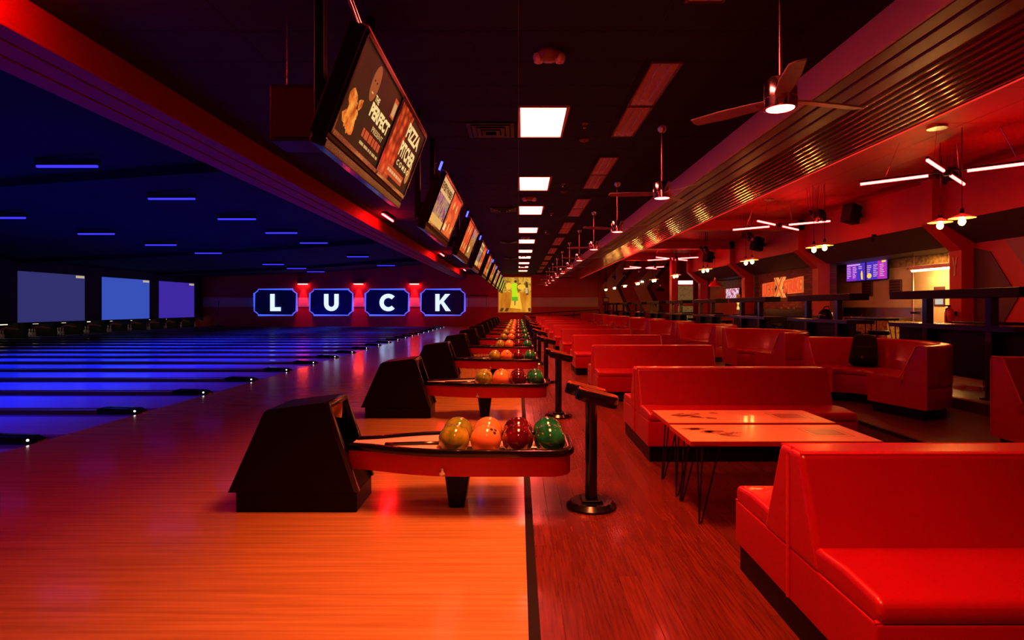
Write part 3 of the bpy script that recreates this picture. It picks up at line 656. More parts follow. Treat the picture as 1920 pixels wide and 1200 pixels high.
# ------------------------------------------------------------------ high drink counters on the concourse edge
def make_counter():
    t = thing('drink_counter', 'black drink counter with an upper ledge on two posts behind the booths', 'counter', (5.9, 7.85, CNZ), 0, 'black drink counters')
    z = H + 0.235 - CNZ
    obj('ledge', bevel(bx(nb(), -0.02, 0.33, -1.17, 1.17, z - 0.12, z), 0.006, 1), 'black_plastic', t)
    for yo in (-0.70, 0.42):
        p = obj('post', bevel(bx(nb(), 0.0, 0.10, yo - 0.05, yo + 0.05, 0.0, z - 0.11), 0.005, 1), 'black_satin', t)
        obj('post_foot', lathe(nb(), [(0, 0.0), (0.13, 0.0), (0.125, 0.02), (0.06, 0.035), (0, 0.035)], 16, (0.05, yo, 0)), 'black_satin', p, 40)
    obj('table_board', bevel(bx(nb(), -0.05, 0.45, -1.14, 1.15, 0.86, 0.93), 0.006, 1), 'black_satin', t)
    obj('modesty_panel', bevel(bx(nb(), 0.10, 0.14, -1.10, 1.12, 0.22, 0.87), 0.004, 1), 'black_plastic', t)
    return t
dc0 = make_counter()
for k in range(1, 10): dup(dc0, (5.9, 7.85 + PITCH * k, CNZ))
# concourse tables and stools
def make_stool(loc):
    t = thing('bar_stool', 'black round bar stool with chrome post on the concourse', 'stool', loc, 0, 'bar stools on the concourse')
    obj('seat', bevel(lathe(nb(), [(0, 0.66), (0.17, 0.66), (0.175, 0.70), (0.165, 0.735), (0, 0.74)], 20), 0.006, 1), 'black_plastic', t, 40)
    obj('post', tube(nb(), [(0, 0, 0.03), (0, 0, 0.665)], 0.025, 10), 'chrome', t, 60); obj('foot', lathe(nb(), [(0, 0), (0.2, 0), (0.2, 0.012), (0.03, 0.035), (0, 0.035)], 20), 'chrome', t, 40)
    obj('foot_ring', ribbon(nb(), ell(0, 0, 0.13, 0.13, 16), 0.015, 0.27, 0.285, True), 'chrome', t)
    return t
st0 = make_stool((6.55, 8.0, CNZ))
for x, y in ((6.6, 7.1), (6.55, 10.35), (6.6, 11.6), (6.6, 14.6), (6.55, 15.4), (6.6, 18.0), (6.6, 19.0), (6.6, 21.6), (6.6, 24.9), (7.3, 9.62), (7.4, 13.2)): dup(st0, (x, y, CNZ))
def make_hightop(loc):
    t = thing('cafe_table', 'dark square cafe table on thin splayed legs near the wall columns', 'table', loc, 0, 'cafe tables by the wall')
    obj('tabletop', bevel(bx(nb(), -0.36, 0.36, -0.36, 0.36, 0.88, 0.93), 0.006, 1), 'black_plastic', t)
    for sx in (-1, 1):
        for sy in (-1, 1):
            l = nb(); tube(l, [(sx * 0.30, sy * 0.30, 0.885), (sx * 0.34, sy * 0.34, 0.0)], 0.011, 8); tube(l, [(sx * 0.16, sy * 0.30, 0.885), (sx * 0.33, sy * 0.34, 0.01)], 0.009, 8)
            obj('leg', l, 'black_satin', t, 60)
    return t
ht0 = make_hightop((7.5, 12.1, CNZ))
for x, y in ((7.35, 8.9), (7.5, 15.0), (7.4, 18.4), (7.4, 21.9), (7.4, 25.4)): dup(ht0, (x, y, CNZ))
cd = thing('napkin_caddy', 'small black domed caddy standing on a drink counter ledge', 'caddy', (6.02, 10.45, H + 0.235 - 0.27))
cd.location = (6.05, 11.2, CNZ + 0.93)
obj('dome', lathe(nb(), [(0, 0), (0.13, 0), (0.135, 0.05), (0.12, 0.12), (0.07, 0.18), (0, 0.2)], 18), 'black_satin', cd, 60)
obj('handle', tube(nb(), [(-0.06, 0, 0.17), (-0.02, 0, 0.235), (0.05, 0, 0.25), (0.08, 0, 0.17)], 0.012, 8), 'chrome', cd, 60)

# ------------------------------------------------------------------ ceiling light panels, recessed strips and devices
PY = [6.79 + d for d in (-6.71, -3.66, 0, 3.66, 6.71, 10.37, 13.42, 17.08, 20.13, 23.79, 26.84, 30.5)]
for y in PY:
    off = '_offscreen' if y < 4 else ''                      # the row goes on above the camera
    t = thing('ceiling_panel_light' + off, 'square-cornered white light panel set in the black tile ceiling', 'ceiling light', (0.305, y + 0.61, CEIL), 0, 'white ceiling light panels')
    bm = nb(); ribbon(bm, [(-0.293, -0.598), (0.293, -0.598), (0.293, 0.598), (-0.293, 0.598)], 0.024, -0.022, 0.01, True); obj('frame', bm, 'strip_metal', t)
    obj('diffuser' + off, bx(nb(), -0.282, 0.282, -0.587, 0.587, -0.010, 0.008), 'panel_glow', t)
    area_lamp('panel_lamp' + off, (0, 0, -0.013), 0.55, 1.15, PANEL_W, PANEL_COL, t, spread=math.radians(88))
def make_strip():
    t = thing('recessed_strip_light', 'narrow unlit two-section recessed strip light in the black ceiling', 'ceiling light', (1.455, 6.78, CEIL), 0, 'unlit recessed strip lights')
    for s, (a, b) in enumerate(((-1.21, -0.02), (0.02, 1.20))):
        tr = obj('tray', bx(nb(), -0.14, 0.14, a, b, -0.006, 0.010), 'strip_metal', t)
        bm = nb(); ribbon(bm, [(-0.145, a), (0.145, a), (0.145, b), (-0.145, b)], 0.012, -0.022, 0.008, True); obj('frame', bm, 'mould_red', tr)
        for xo in (-0.055, 0.055): obj('unlit_tube', tube(nb(), [(xo, a + 0.05, -0.014), (xo, b - 0.16, -0.014)], 0.010, 6), 'lamp_glass_off', tr, 60)
        obj('end_reflector', prism(nb(), [(b - 0.19, -0.006), (b - 0.03, -0.020), (b - 0.01, -0.006)], 'x', -0.125, 0.125), 'strip_end', tr)
    return t
rs0 = make_strip()
for k in [-1] + list(range(1, 10)): dup(rs0, (1.455, 6.78 + 3.52 * k, CEIL))
def make_emer():
    t = thing('emergency_light', 'small two-headed emergency light on the black ceiling', 'emergency light', (0.29, 5.36, CEIL), 0, 'two-headed ceiling devices')
    obj('body', bevel(lathe(nb(), [(0, 0.0), (0.11, 0.0), (0.115, -0.03), (0.085, -0.075), (0, -0.08)], 18), 0.003, 1), 'dark_red_paint', t, 40)
    for s in (-1, 1): obj('lamp_head', lathe(nb(), [(0, -0.02), (0.045, -0.02), (0.055, -0.05), (0.04, -0.10), (0, -0.105)], 14, (s * 0.10, 0.0, 0)), 'strip_metal', t, 40)
    return t
em0 = make_emer()
for y in (12.4, 19.4, 26.4, 33.4): dup(em0, (0.24, y, CEIL))
def make_vent():
    t = thing('air_diffuser', 'dark square air diffuser with stepped rings in the black ceiling', 'air vent', (-0.37, 7.7, CEIL), 0, 'ceiling air diffusers')
    for q, (hs, z0) in enumerate(((0.29, -0.012), (0.225, -0.024), (0.16, -0.036), (0.095, -0.048))):
        obj('ring', ribbon(nb(), [(-hs, -hs), (hs, -hs), (hs, hs), (-hs, hs)], 0.05, z0 - 0.008, 0.008, True), 'black_plastic', t)
    return t
ve0 = make_vent()
for y in (14.0, 21.0, 28.0): dup(ve0, (-0.37, y, CEIL))
def make_sprk():
    t = thing('sprinkler_head', 'tiny sprinkler head hanging from the black ceiling', 'sprinkler', (0.87, 7.45, CEIL), 0, 'ceiling sprinklers')
    obj('escutcheon', lathe(nb(), [(0, 0), (0.045, 0), (0.04, -0.012), (0, -0.014)], 14), 'mould_red', t, 40); obj('nozzle', tube(nb(), [(0, 0, 0), (0, 0, -0.06)], 0.010, 8), 'rod_metal', t, 60)
    obj('deflector', lathe(nb(), [(0, -0.058), (0.022, -0.06), (0.022, -0.064), (0, -0.064)], 12), 'rod_metal', t)
    return t
sp0 = make_sprk()
for x, y in ((0.87, 11.1), (0.85, 14.6), (0.87, 18.0), (-1.4, 9.5), (-1.4, 16.5)): dup(sp0, (x, y, CEIL))
def make_disc():
    t = thing('smoke_detector', 'small flat round smoke detector on the black ceiling', 'smoke detector', (0.94, 8.15, CEIL), 0, 'smoke detectors')
    obj('cover', lathe(nb(), [(0, 0), (0.07, 0), (0.068, -0.02), (0.05, -0.032), (0, -0.034)], 18), 'dark_red_paint', t, 40); obj('sensor', lathe(nb(), [(0, -0.03), (0.02, -0.034), (0.018, -0.044), (0, -0.045)], 12), 'mould_red', t, 40)
    return t
sd0 = make_disc()
for y in (11.8, 18.6): dup(sd0, (0.94, y, CEIL))

# ------------------------------------------------------------------ ceiling fans
def make_fan(phase):
    t = thing('ceiling_fan', 'brushed metal three-blade ceiling fan with a glowing lamp on a long rod', 'ceiling fan', (1.91, 4.15, H + 1.55), 0, 'ceiling fans')
    obj('canopy', lathe(nb(), [(0, 0.85), (0.065, 0.85), (0.06, 0.80), (0.03, 0.765), (0, 0.765)], 18), 'rod_metal', t, 40)
    obj('rod', tube(nb(), [(0, 0, 0.1), (0, 0, 0.8)], 0.013, 10), 'rod_metal', t, 60)
    obj('motor_housing', lathe(nb(), [(0, 0.115), (0.03, 0.115), (0.032, 0.10), (0.112, 0.10), (0.116, 0.094), (0.116, -0.035), (0.112, -0.04), (0, -0.04)], 28), 'chrome', t, 35)
    obj('lamp_ring', lathe(nb(), [(0.0, -0.04), (0.118, -0.04), (0.118, -0.105), (0.104, -0.112), (0.096, -0.108), (0.096, -0.06), (0, -0.06)], 28), 'chrome', t, 35)
    obj('lamp_lens', lathe(nb(), [(0, -0.112), (0.06, -0.110), (0.097, -0.104), (0.097, -0.09), (0, -0.09)], 24), 'fan_glow', t, 60)
    for i in range(3):
        a = math.radians(phase + 120 * i)
        bm = nb(); prism(bm, [(0.10, -0.045), (0.2, -0.07), (0.45, -0.078), (0.68, -0.06), (0.70, -0.02), (0.69, 0.045), (0.45, 0.06), (0.2, 0.05), (0.10, 0.04)], 'z', -0.006, 0.006)
        bevel(bm, 0.003, 1); m = Matrix.Rotation(a, 4, 'Z') @ Matrix.Translation((0, 0, -0.045)) @ Matrix.Rotation(math.radians(11), 4, 'X')
        b = obj('blade', xf(bm, m), 'blade', t, 40)
        arm = nb(); bx(arm, 0.05, 0.17, -0.02, 0.02, -0.01, 0.004); obj('blade_arm', xf(arm, m), 'chrome', b)
    return t
fan0 = make_fan(14)
for k in range(1, NP): dup(fan0, (1.91, 4.15 + PITCH * k, H + 1.55), math.radians((0, 40, 62, 25, 80, 10, 50, 95, 30, 70, 15)[k]))

# ------------------------------------------------------------------ overhead monitor pairs
MXB, MZB, MXT, MZT = -1.065, H + 0.985, -0.845, H + 1.565
MV = Vector((MXT - MXB, 0, MZT - MZB)); MH = MV.length; MV.normalize(); MN = Vector((MV.z, 0, -MV.x))
MW = 2.02
def MP(n): return lambda u, v: tuple(MV * v + Vector((0, u, 0)) + MN * n)
def mbox(u0, u1, v0, v1, n0, n1):
    bm = nb(); f0, f1 = MP(n0), MP(n1)
    A = [bm.verts.new(f0(u, v)) for u, v in rect(u0, u1, v0, v1)]; B = [bm.verts.new(f1(u, v)) for u, v in rect(u0, u1, v0, v1)]
    bm.faces.new(A[::-1]); bm.faces.new(B)
    for i in range(4): bm.faces.new([A[i], A[(i + 1) % 4], B[(i + 1) % 4], B[i]])
    return bm
def shell_parts(t, accent=True):
    f = obj('cabinet', bevel(mbox(-0.01, MW + 0.01, -0.035, MH + 0.01, -0.11, -0.002), 0.01, 2), 'black_plastic', t)
    for u0, u1, v0, v1 in ((0, MW, 0, 0.035), (0, MW, MH - 0.03, MH), (0, 0.03, 0, MH), (MW - 0.03, MW, 0, MH), (MW / 2 - 0.03, MW / 2 + 0.03, 0, MH)):
        obj('bezel', bevel(mbox(u0, u1, v0, v1, -0.004, 0.012), 0.004, 1), 'black_satin', f)
    obj('top_edge_trim', mbox(0, MW, MH + 0.008, MH + 0.016, -0.05, 0.0), 'red_edge', f)
    obj('glossy_skirt', bevel(mbox(0, MW, -0.09, -0.035, -0.09, 0.004), 0.006, 1), 'black_satin', t)
    for u in (0.35, 1.55):
        o = obj('pole', bevel(bx(nb(), -0.20, -0.135, u - 0.035, u + 0.035, 0.10, CEIL - MZB), 0.006, 1), 'black_plastic', t)
        obj('mount_arm', bx(nb(), -0.20, 0.06, u - 0.03, u + 0.03, 0.20, 0.29), 'black_plastic', o)
    if accent:
        obj('accent_lamp', tube(nb(), [(0.150, -0.05, MZT - MZB + 0.01), (0.185, -0.05, MZT - MZB + 0.11)], 0.014, 8), 'led_blue', t)
        obj('lamp_bracket', bx(nb(), 0.13, 0.16, -0.06, 0.02, MZT - MZB - 0.06, MZT - MZB + 0.02), 'black_matte', t)
def put(t, name, mat, pts=None, txt=None, box=None, n=0.003, bold=0.03):
    if txt: obj(name, text_bm(txt, MP(n), *box, bold=bold), mat, t)
    else: obj(name, flat_bm(MP(n), pts), mat, t)
S0 = (0.03, MW / 2 - 0.03); S1 = (MW / 2 + 0.03, MW - 0.03); V0, V1 = 0.035, MH - 0.03
def dashes(t, mat, u0, u1, v0, v1, seed, n=0.0036):
    r_ = random.Random(seed); u = u0            # small print that cannot be read in the photograph
    while u < u1 - 0.02:
        w_ = min(r_.uniform(0.03, 0.09), u1 - u); put(t, 'printed_line', mat, rect(u, u + w_, v0, v1), n=n); u += w_ + 0.015
def screen(t, side, mat):
    a, b = S0 if side == 0 else S1
    return obj('screen', mbox(a, b, V0, V1, -0.003, 0.001), mat, t), a, b
def mon_first():
    t = thing('overhead_monitor_pair', 'twin overhead monitors showing a dark food advert and a pizza advert', 'monitor', (MXB, 3.2, MZB))
    shell_parts(t, False)
    s, a, b = screen(t, 0, 'print_dark')
    put(s, 'printed_hair', 'print_hair', ell(0.40, 0.50, 0.13, 0.10, 18), n=0.0022)
    put(s, 'printed_face', 'print_face', ell(0.40, 0.455, 0.075, 0.115, 20), n=0.003)
    for du in (-0.028, 0.022): put(s, 'printed_eye', 'print_eye', ell(0.40 + du, 0.465, 0.012, 0.008, 10), n=0.0036)
    put(s, 'printed_mouth', 'print_cream', ell(0.398, 0.395, 0.02, 0.006, 10), n=0.0036)
    rr = random.Random(4)
    for q in range(12): put(s, 'printed_food', 'print_food', [(u + rr.uniform(-.012, .012), v + rr.uniform(-.012, .012)) for u, v in ell(0.20 + rr.uniform(-0.075, 0.075), 0.22 + rr.uniform(-0.12, 0.14), rr.uniform(0.035, 0.07), rr.uniform(0.035, 0.06), 10)], n=0.003 + q * 0.0002)
    put(s, 'lettering', 'txt_cream', txt='THE', box=(0.48, 0.58, 0.375, 0.415))
    put(s, 'lettering', 'txt_cream', txt='PERFECT', box=(0.47, 0.95, 0.27, 0.365), bold=0.05)
    put(s, 'lettering', 'txt_tan', txt='PRESENT', box=(0.62, 0.90, 0.205, 0.245))
    dashes(s, 'txt_redorange', 0.47, 0.93, 0.13, 0.185, 1)
    dashes(s, 'txt_tan', 0.48, 0.93, 0.082, 0.102, 2)
    put(s, 'printed_plate', 'txt_redorange', rect(0.86, 0.96, 0.40, 0.54)); put(s, 'printed_plate', 'txt_tan', rect(0.873, 0.947, 0.415, 0.51), n=0.0036)
    s, a, b = screen(t, 1, 'print_pizza')
    put(s, 'printed_band', 'print_dark', [(a + 0.30, V0), (b, V0), (b, V1), (a + 0.42, V1)], n=0.002)
    put(s, 'lettering', 'txt_cream', txt='PIZZA', box=(1.40, 1.88, 0.42, 0.54), bold=0.04)
    put(s, 'lettering', 'txt_cream', txt='PITCHER', box=(1.38, 1.92, 0.26, 0.385), bold=0.04)
    put(s, 'lettering', 'txt_cream', txt='C O M B O', box=(1.42, 1.88, 0.19, 0.235))
    put(s, 'printed_block', 'txt_redorange', rect(1.22, 1.78, 0.07, 0.15)); dashes(s, 'print_cream', 1.25, 1.75, 0.098, 0.122, 3, 0.0042)
    put(s, 'printed_lime', 'print_amber', ell(1.88, 0.2, 0.06, 0.08, 14), n=0.0028)
    for u0, u1 in ((0.02, -0.25), (0.18, -0.10)):
        obj('cable', tube(nb(), [(0.18, u0, MZT - MZB - 0.02), (0.10, u0 - 0.05, MZT - MZB + 0.2), (0.02, u1, MZT - MZB + 0.5), (0.0, u1 - 0.05, CEIL - MZB)], 0.009, 6), 'rod_metal', t, 60)
    return t
mon_first()
def mon_event(loc):
    t = thing('overhead_monitor_pair', 'twin overhead monitors with a cream-headed poster beside a red food advert', 'monitor', loc, 0, 'monitors with the cream-headed poster')
    shell_parts(t); s, a, b = screen(t, 0, 'print_multi')
    put(s, 'printed_band', 'print_cream', rect(a, b, V1 - 0.18, V1)); put(s, 'printed_band', 'print_plate', rect(a, b, V0, V0 + 0.11))
    put(s, 'lettering', 'txt_dark', txt='EVERYWHERE', box=(a + 0.06, b - 0.06, V1 - 0.14, V1 - 0.05), n=0.0036, bold=0.05)
    s, a, b = screen(t, 1, 'print_red')
    for q in range(5): put(s, 'printed_plate', 'print_plate', ell(a + 0.15 + 0.16 * q, V0 + 0.12 + 0.3 * (q % 2), 0.05, 0.06, 12))
    put(s, 'printed_block', 'txt_cream', rect(a + 0.08, a + 0.25, V0 + 0.04, V0 + 0.13), n=0.0036)
    return t
def mon_food(loc):
    t = thing('overhead_monitor_pair', 'twin overhead monitors with a red food advert beside an amber poster', 'monitor', loc, 0, 'monitors with the amber poster')
    shell_parts(t); s, a, b = screen(t, 0, 'print_red')
    for q in range(5): put(s, 'printed_plate', 'print_plate', ell(a + 0.15 + 0.16 * q, V0 + 0.12 + 0.3 * (q % 2), 0.05, 0.06, 12))
    s, a, b = screen(t, 1, 'print_amber'); put(s, 'printed_block', 'txt_cream', rect(a + 0.25, a + 0.42, V0 + 0.08, V0 + 0.2)); put(s, 'printed_band', 'print_multi', rect(a, b, V1 - 0.2, V1))
    return t
def mon_lime(loc):
    t = thing('overhead_monitor_pair', 'twin overhead monitors with yellow-green posters', 'monitor', loc, 0, 'monitors with yellow-green posters')
    shell_parts(t); s, a, b = screen(t, 0, 'print_limey'); put(s, 'printed_band', 'print_plate', rect(a, b, V0, V0 + 0.12))
    s, a, b = screen(t, 1, 'print_limey'); put(s, 'printed_band', 'print_amber', rect(a, b, V1 - 0.2, V1))
    return t
me0, mf0, ml0 = None, None, None
for k in range(1, NP):
    loc = (MXB, 3.2 + PITCH * k, MZB)
    if k in (1, 3, 6): me0 = mon_event(loc) if me0 is None else dup(me0, loc)
    elif k in (2, 4, 5): mf0 = mon_food(loc) if mf0 is None else dup(mf0, loc)
    else: ml0 = mon_lime(loc) if ml0 is None else dup(ml0, loc)
# hung dark speaker box left of the first monitors
sb = thing('hanging_speaker', 'dark flat speaker box hung on wires beside the first monitors', 'speaker', (-1.72, 4.5, H + 1.30))
obj('cabinet', bevel(bx(nb(), -0.23, 0.21, -0.04, 0.30, 0, 0.44), 0.008, 2), 'black_plastic', sb); obj('grille', bx(nb(), -0.20, 0.18, -0.048, -0.03, 0.03, 0.41), 'speaker_cloth', sb)
for xo in (-0.15, 0.15): obj('wire', tube(nb(), [(xo, 0.1, 0.42), (xo, 0.1, CEIL - H - 1.30)], 0.003, 6), 'rod_metal', sb)

# red tubes washing the beam over the approach
def make_redtube():
    t = thing('red_tube_light', 'glowing red tube on the black ceiling beside the approach beam', 'tube light', (-3.41, 3.60, CEIL), 0, 'red ceiling tubes')
    obj('housing', bx(nb(), -0.035, 0.035, -0.62, 0.62, -0.05, 0.006), 'black_plastic', t); obj('lamp_tube', tube(nb(), [(-0.02, -0.6, -0.065), (-0.02, 0.6, -0.065)], 0.022, 10), 'red_tube_glow', t, 60)
    return t
rt0 = make_redtube()
for k in range(1, 4): dup(rt0, (-3.41, 4.3 + 10.65 * k, CEIL))
rt0.name = 'red_tube_light_offscreen'
for c in rt0.children:
    if c.name.startswith('lamp_tube'): c.name = 'lamp_tube_offscreen'

# ------------------------------------------------------------------ X-shaped red bar lights, pendants
def make_x(top=CEIL - (H + 1.865)):
    t = thing('bar_chandelier', 'glowing red X-shaped bar light hanging over the booths', 'chandelier', (6.0, 7.96, H + 1.865), 0, 'red X-shaped bar lights')
    for i, a in enumerate((222, 42, 138, 318)):
        d = Vector((math.cos(math.radians(a)), math.sin(math.radians(a)), 0))
        p = obj('light_bar', tube(nb(), [d * 0.22, d * 1.06], 0.020, 8), 'red_bar_glow', t, 60)
        obj('bar_back', xf(bx(nb(), 0.05, 1.08, -0.018, 0.018, 0.018, 0.045), Matrix.Rotation(math.radians(a), 4, 'Z')), 'black_matte', t)
    obj('hub', lathe(nb(), [(0, -0.03), (0.05, -0.03), (0.06, 0.0), (0.05, 0.05), (0, 0.05)], 16), 'black_plastic', t, 40)
    for a in (222, 138, 42, 318):
        d = Vector((math.cos(math.radians(a)), math.sin(math.radians(a)), 0)) * 0.75; obj('cable', tube(nb(), [(d.x, d.y, 0.04), (d.x * 0.75, d.y * 0.75, top)], 0.004, 6), 'rod_metal', t)
    obj('canopy', lathe(nb(), [(0, top + 0.004), (0.13, top + 0.004), (0.12, top - 0.03), (0, top - 0.035)], 18, (-0.42, -0.38, 0)), 'rod_metal', t, 40)
    return t
x0 = make_x()
for y in (13.1, 22.2): dup(x0, (6.0, y, H + 1.865))
xu = make_x(3.66 - 1.865); xu.location = (6.0, 27.3, H + 1.865)
def make_pendant(loc, drop):
    t = thing('pendant_lamp', 'small pendant lamp with a flat cream shade and glowing bulb above a drink counter', 'pendant lamp', loc, 0, 'flat-shaded pendant lamps')
    obj('shade', lathe(nb(), [(0.028, 0.06), (0.03, 0.05), (0.155, 0.0), (0.155, -0.006), (0.03, 0.042), (0.026, 0.05)], 24), 'lamp_shade_cream', t, 60)
    obj('socket', lathe(nb(), [(0, 0.13), (0.018, 0.13), (0.026, 0.10), (0.028, 0.04), (0, 0.04)], 14), 'black_satin', t, 40)
    obj('bulb', lathe(nb(), [(0, 0.045), (0.016, 0.03), (0.024, 0.0), (0.042, -0.04), (0.042, -0.065), (0.026, -0.095), (0, -0.105)], 16), 'bulb_glow', t, 60)
    obj('cord', tube(nb(), [(0, 0, 0.12), (0, 0, drop)], 0.005, 6), 'black_matte', t)
    return t
pz = H + 1.19
pd0 = make_pendant((5.94, 7.62, pz), CEIL - pz); first = True
far_pd = None
def make_pulley(loc, top):
    t = thing('pulley_cluster', 'black cluster of pulleys and cords hanging above a pair of pendants', 'pulley', loc, 0, 'black pulley clusters')
    rr = random.Random(2)
    for q in range(9):
        x, y, z = rr.uniform(-0.10, 0.10), rr.uniform(-0.22, 0.22), rr.uniform(-0.09, 0.09)
        p = obj('pulley_wheel', xf(lathe(nb(), [(0, -0.018), (0.05, -0.018), (0.056, -0.012), (0.044, 0), (0.056, 0.012), (0.05, 0.018), (0, 0.018)], 14), Matrix.Translation((x, y, z)) @ Matrix.Rotation(PI / 2, 4, 'Y')), 'black_satin', t, 40)
        obj('cord', tube(nb(), [(x, y + 0.045, z), (x * 1.3, y * 1.6, top)], 0.0035, 5), 'black_matte', p)
    obj('counterweight', lathe(nb(), [(0, -0.17), (0.04, -0.17), (0.045, -0.06), (0.03, 0.0), (0, 0.01)], 14, (0.02, -0.18, 0)), 'black_satin', t, 40)
    return t
make_pulley((6.83, 9.04, H + 2.116), CEIL - H - 2.116)     # clear of the arms of the first bar light
pu0 = None
for k in range(0, 10):
    for dy in (0.0, 0.40):
        if k == 0 and dy == 0: continue
        y = 7.62 + PITCH * k + dy
        if k == 0: make_pendant((6.18, 8.34, H + 1.238), CEIL - H - 1.238)      # its cord clears the bar light
        elif y < 26.5: dup(pd0, (5.94, y, pz))
        else:
            if far_pd is None: far_pd = make_pendant((5.94, y, pz), H + 3.66 - pz)
            else: dup(far_pd, (5.94, y, pz))
    y = 7.86 + PITCH * k
    if k and y < 26.5: pu0 = make_pulley((5.94, y, H + 1.84), CEIL - H - 1.84) if pu0 is None else dup(pu0, (5.94, y, H + 1.84))
pu1 = None
for k in (6, 7, 8, 9):
    y = 7.86 + PITCH * k
    pu1 = make_pulley((5.94, y, H + 1.84), 3.66 - 1.84) if pu1 is None else dup(pu1, (5.94, y, H + 1.84))
def dome(loc, mt, lb, top):
    t = thing('dome_lamp', lb, 'pendant lamp', loc)
    obj('shade', lathe(nb(), [(0.03, 0.26), (0.05, 0.24), (0.07, 0.20), (0.20, 0.10), (0.28, 0.0), (0.27, 0.0), (0.19, 0.09), (0.06, 0.19), (0.03, 0.2)], 24), mt, t, 60)
    obj('neck', lathe(nb(), [(0, 0.34), (0.03, 0.34), (0.04, 0.25), (0, 0.25)], 14), 'lamp_inner', t, 40); obj('bulb', sphere(0.05), 'bulb_glow', t, 180).location = (0, 0, 0.07)
    obj('cord', tube(nb(), [(0, 0, 0.33), (0, 0, top)], 0.005, 6), 'black_matte', t)
dome((7.55, 21.85, H + 0.78), 'lamp_red', 'glossy red dome pendant lamp in front of the lounge wall', CEIL - H - 0.78)
dome((7.35, 29.5, H + 0.80), 'black_satin', 'black dome pendant lamp in front of the chevron wall', 3.66 - 0.80)
# wall speakers
def make_spk(loc, rz, lb):
    t = thing('wall_speaker', lb, 'speaker', loc, rz)
    obj('cabinet', xf(bevel(prism(nb(), [(-0.16, -0.15), (0.16, -0.10), (0.16, 0.10), (-0.16, 0.15)], 'z', 0, 0.42), 0.012, 2), Matrix.Rotation(math.radians(12), 4, 'Y')), 'black_plastic', t, 40)
    obj('grille', xf(bevel(bx(nb(), -0.185, -0.155, -0.13, 0.13, 0.02, 0.40), 0.006, 1), Matrix.Rotation(math.radians(12), 4, 'Y')), 'black_matte', t)
    obj('bracket', bx(nb(), 0.12, 0.42, -0.03, 0.03, 0.14, 0.24), 'black_plastic', t)
make_spk((7.62, 13.05, H + 1.92), 0.35, 'black speaker bracketed to the red wall between the first two columns')
make_spk((7.62, 18.2, H + 1.80), 0.35, 'black speaker bracketed to the red wall above the brick bay')
make_spk((7.62, 22.9, H + 1.80), 0.35, 'black speaker bracketed to the red wall above the lounge bay')
# small spotlight on the soffit edge
so = thing('soffit_spotlight', 'tiny black spotlight on the edge of the sloping soffit', 'spotlight', (7.84, 12.6, H + 1.52))
obj('can', tube(nb(), [(0, 0, 0.02), (-0.03, -0.05, -0.08)], 0.035, 10), 'black_satin', so, 40); obj('yoke', bx(nb(), -0.01, 0.1, -0.015, 0.015, 0.03, 0.08), 'black_matte', so)

# ------------------------------------------------------------------ kitchen bay
def SX(x, n=0.0): return lambda u, v: (x - n, -u, v)       # writing on a wall that faces -x; reading direction runs towards -y
for q, (ya, yb) in enumerate(((15.32, 16.2), (14.4, 15.28))):
    lb = ('purple menu screen, the one beside the brick bay', 'purple menu screen, the one farther from the brick bay')[q]
    t = thing('menu_screen', lb, 'menu screen', (9.34, (ya + yb) / 2, H + 0.70))
    hw = (yb - ya) / 2
    obj('case', bevel(bx(nb(), 0.0, 0.05, -hw, hw, 0, 0.52), 0.006, 1), 'black_plastic', t)
    obj('bracket', bx(nb(), 0.05, 0.158, -0.1, 0.1, 0.12, 0.26), 'black_plastic', t)
    P = lambda n: (lambda u, v: (-n, -u, v))
    s = obj('screen', bx(nb(), -0.003, 0.002, -hw + 0.012, hw - 0.012, 0.015, 0.505), 'tv_purple' if q == 0 else 'tv_violet', t)
    obj('printed_block', flat_bm(P(0.004), rect(hw * 0.1, hw - 0.02, 0.02, 0.50)), 'tv_violet' if q == 0 else 'tv_magenta', s)
    rr = random.Random(q + 5)
    if q == 0: obj('printed_line', flat_bm(P(0.006), rect(-hw + 0.04, hw * 0.5, 0.435, 0.47)), 'tv_text', s)
    for c in range(3):
        for r in range(7):
            u0 = -hw + 0.04 + c * 0.27; v = 0.38 - r * 0.048
            if q == 0 and c == 2 and r > 1: continue
            obj('printed_line', flat_bm(P(0.006), rect(u0, u0 + rr.uniform(0.10, 0.2), v, v + 0.02)), 'tv_text', s)
    if q == 0: obj('printed_bottle', flat_bm(P(0.006), [(0.26, 0.05), (0.34, 0.03), (0.33, 0.20), (0.30, 0.28), (0.27, 0.28), (0.24, 0.2)]), 'tv_yellow', s)
    else:
        obj('printed_dish', flat_bm(P(0.007), ell(-0.30, 0.12, 0.10, 0.07, 16)), 'tv_yellow', s); obj('printed_badge', flat_bm(P(0.007), rect(0.22, 0.38, 0.44, 0.49)), 'tv_yellow', s)
for q, y in enumerate((15.45, 14.3)):
    t = thing('wall_vent', 'dark rounded vent panel on the kitchen wall under the menu screens', 'vent', (9.48, y, H + 0.28), 0, 'vent panels under the menu screens')
    obj('panel', bevel(bx(nb(), -0.03, 0.03, -0.22, 0.22, 0, 0.40), 0.02, 2), 'chev_dark', t, 40)
    for r in range(5): obj('louvre', bx(nb(), -0.04, -0.028, -0.18, 0.18, 0.05 + r * 0.07, 0.07 + r * 0.07), 'black_plastic', t)
t = thing('fluorescent_batten', 'white fluorescent batten glowing inside the kitchen bay', 'tube light', (8.9, 12.3, H + 0.80))
obj('housing', bx(nb(), -0.05, 0.05, -0.60, 0.60, 0.02, 0.10), 'lamp_inner', t); obj('lamp_tube', tube(nb(), [(0.0, -0.57, 0.0), (0.0, 0.57, 0.0)], 0.014, 8), 'kitchen_tube', t, 60)
for yo in (-0.5, 0.5): obj('hanger', tube(nb(), [(0, yo, 0.09), (0, yo, 0.40)], 0.006, 6), 'rod_metal', t)
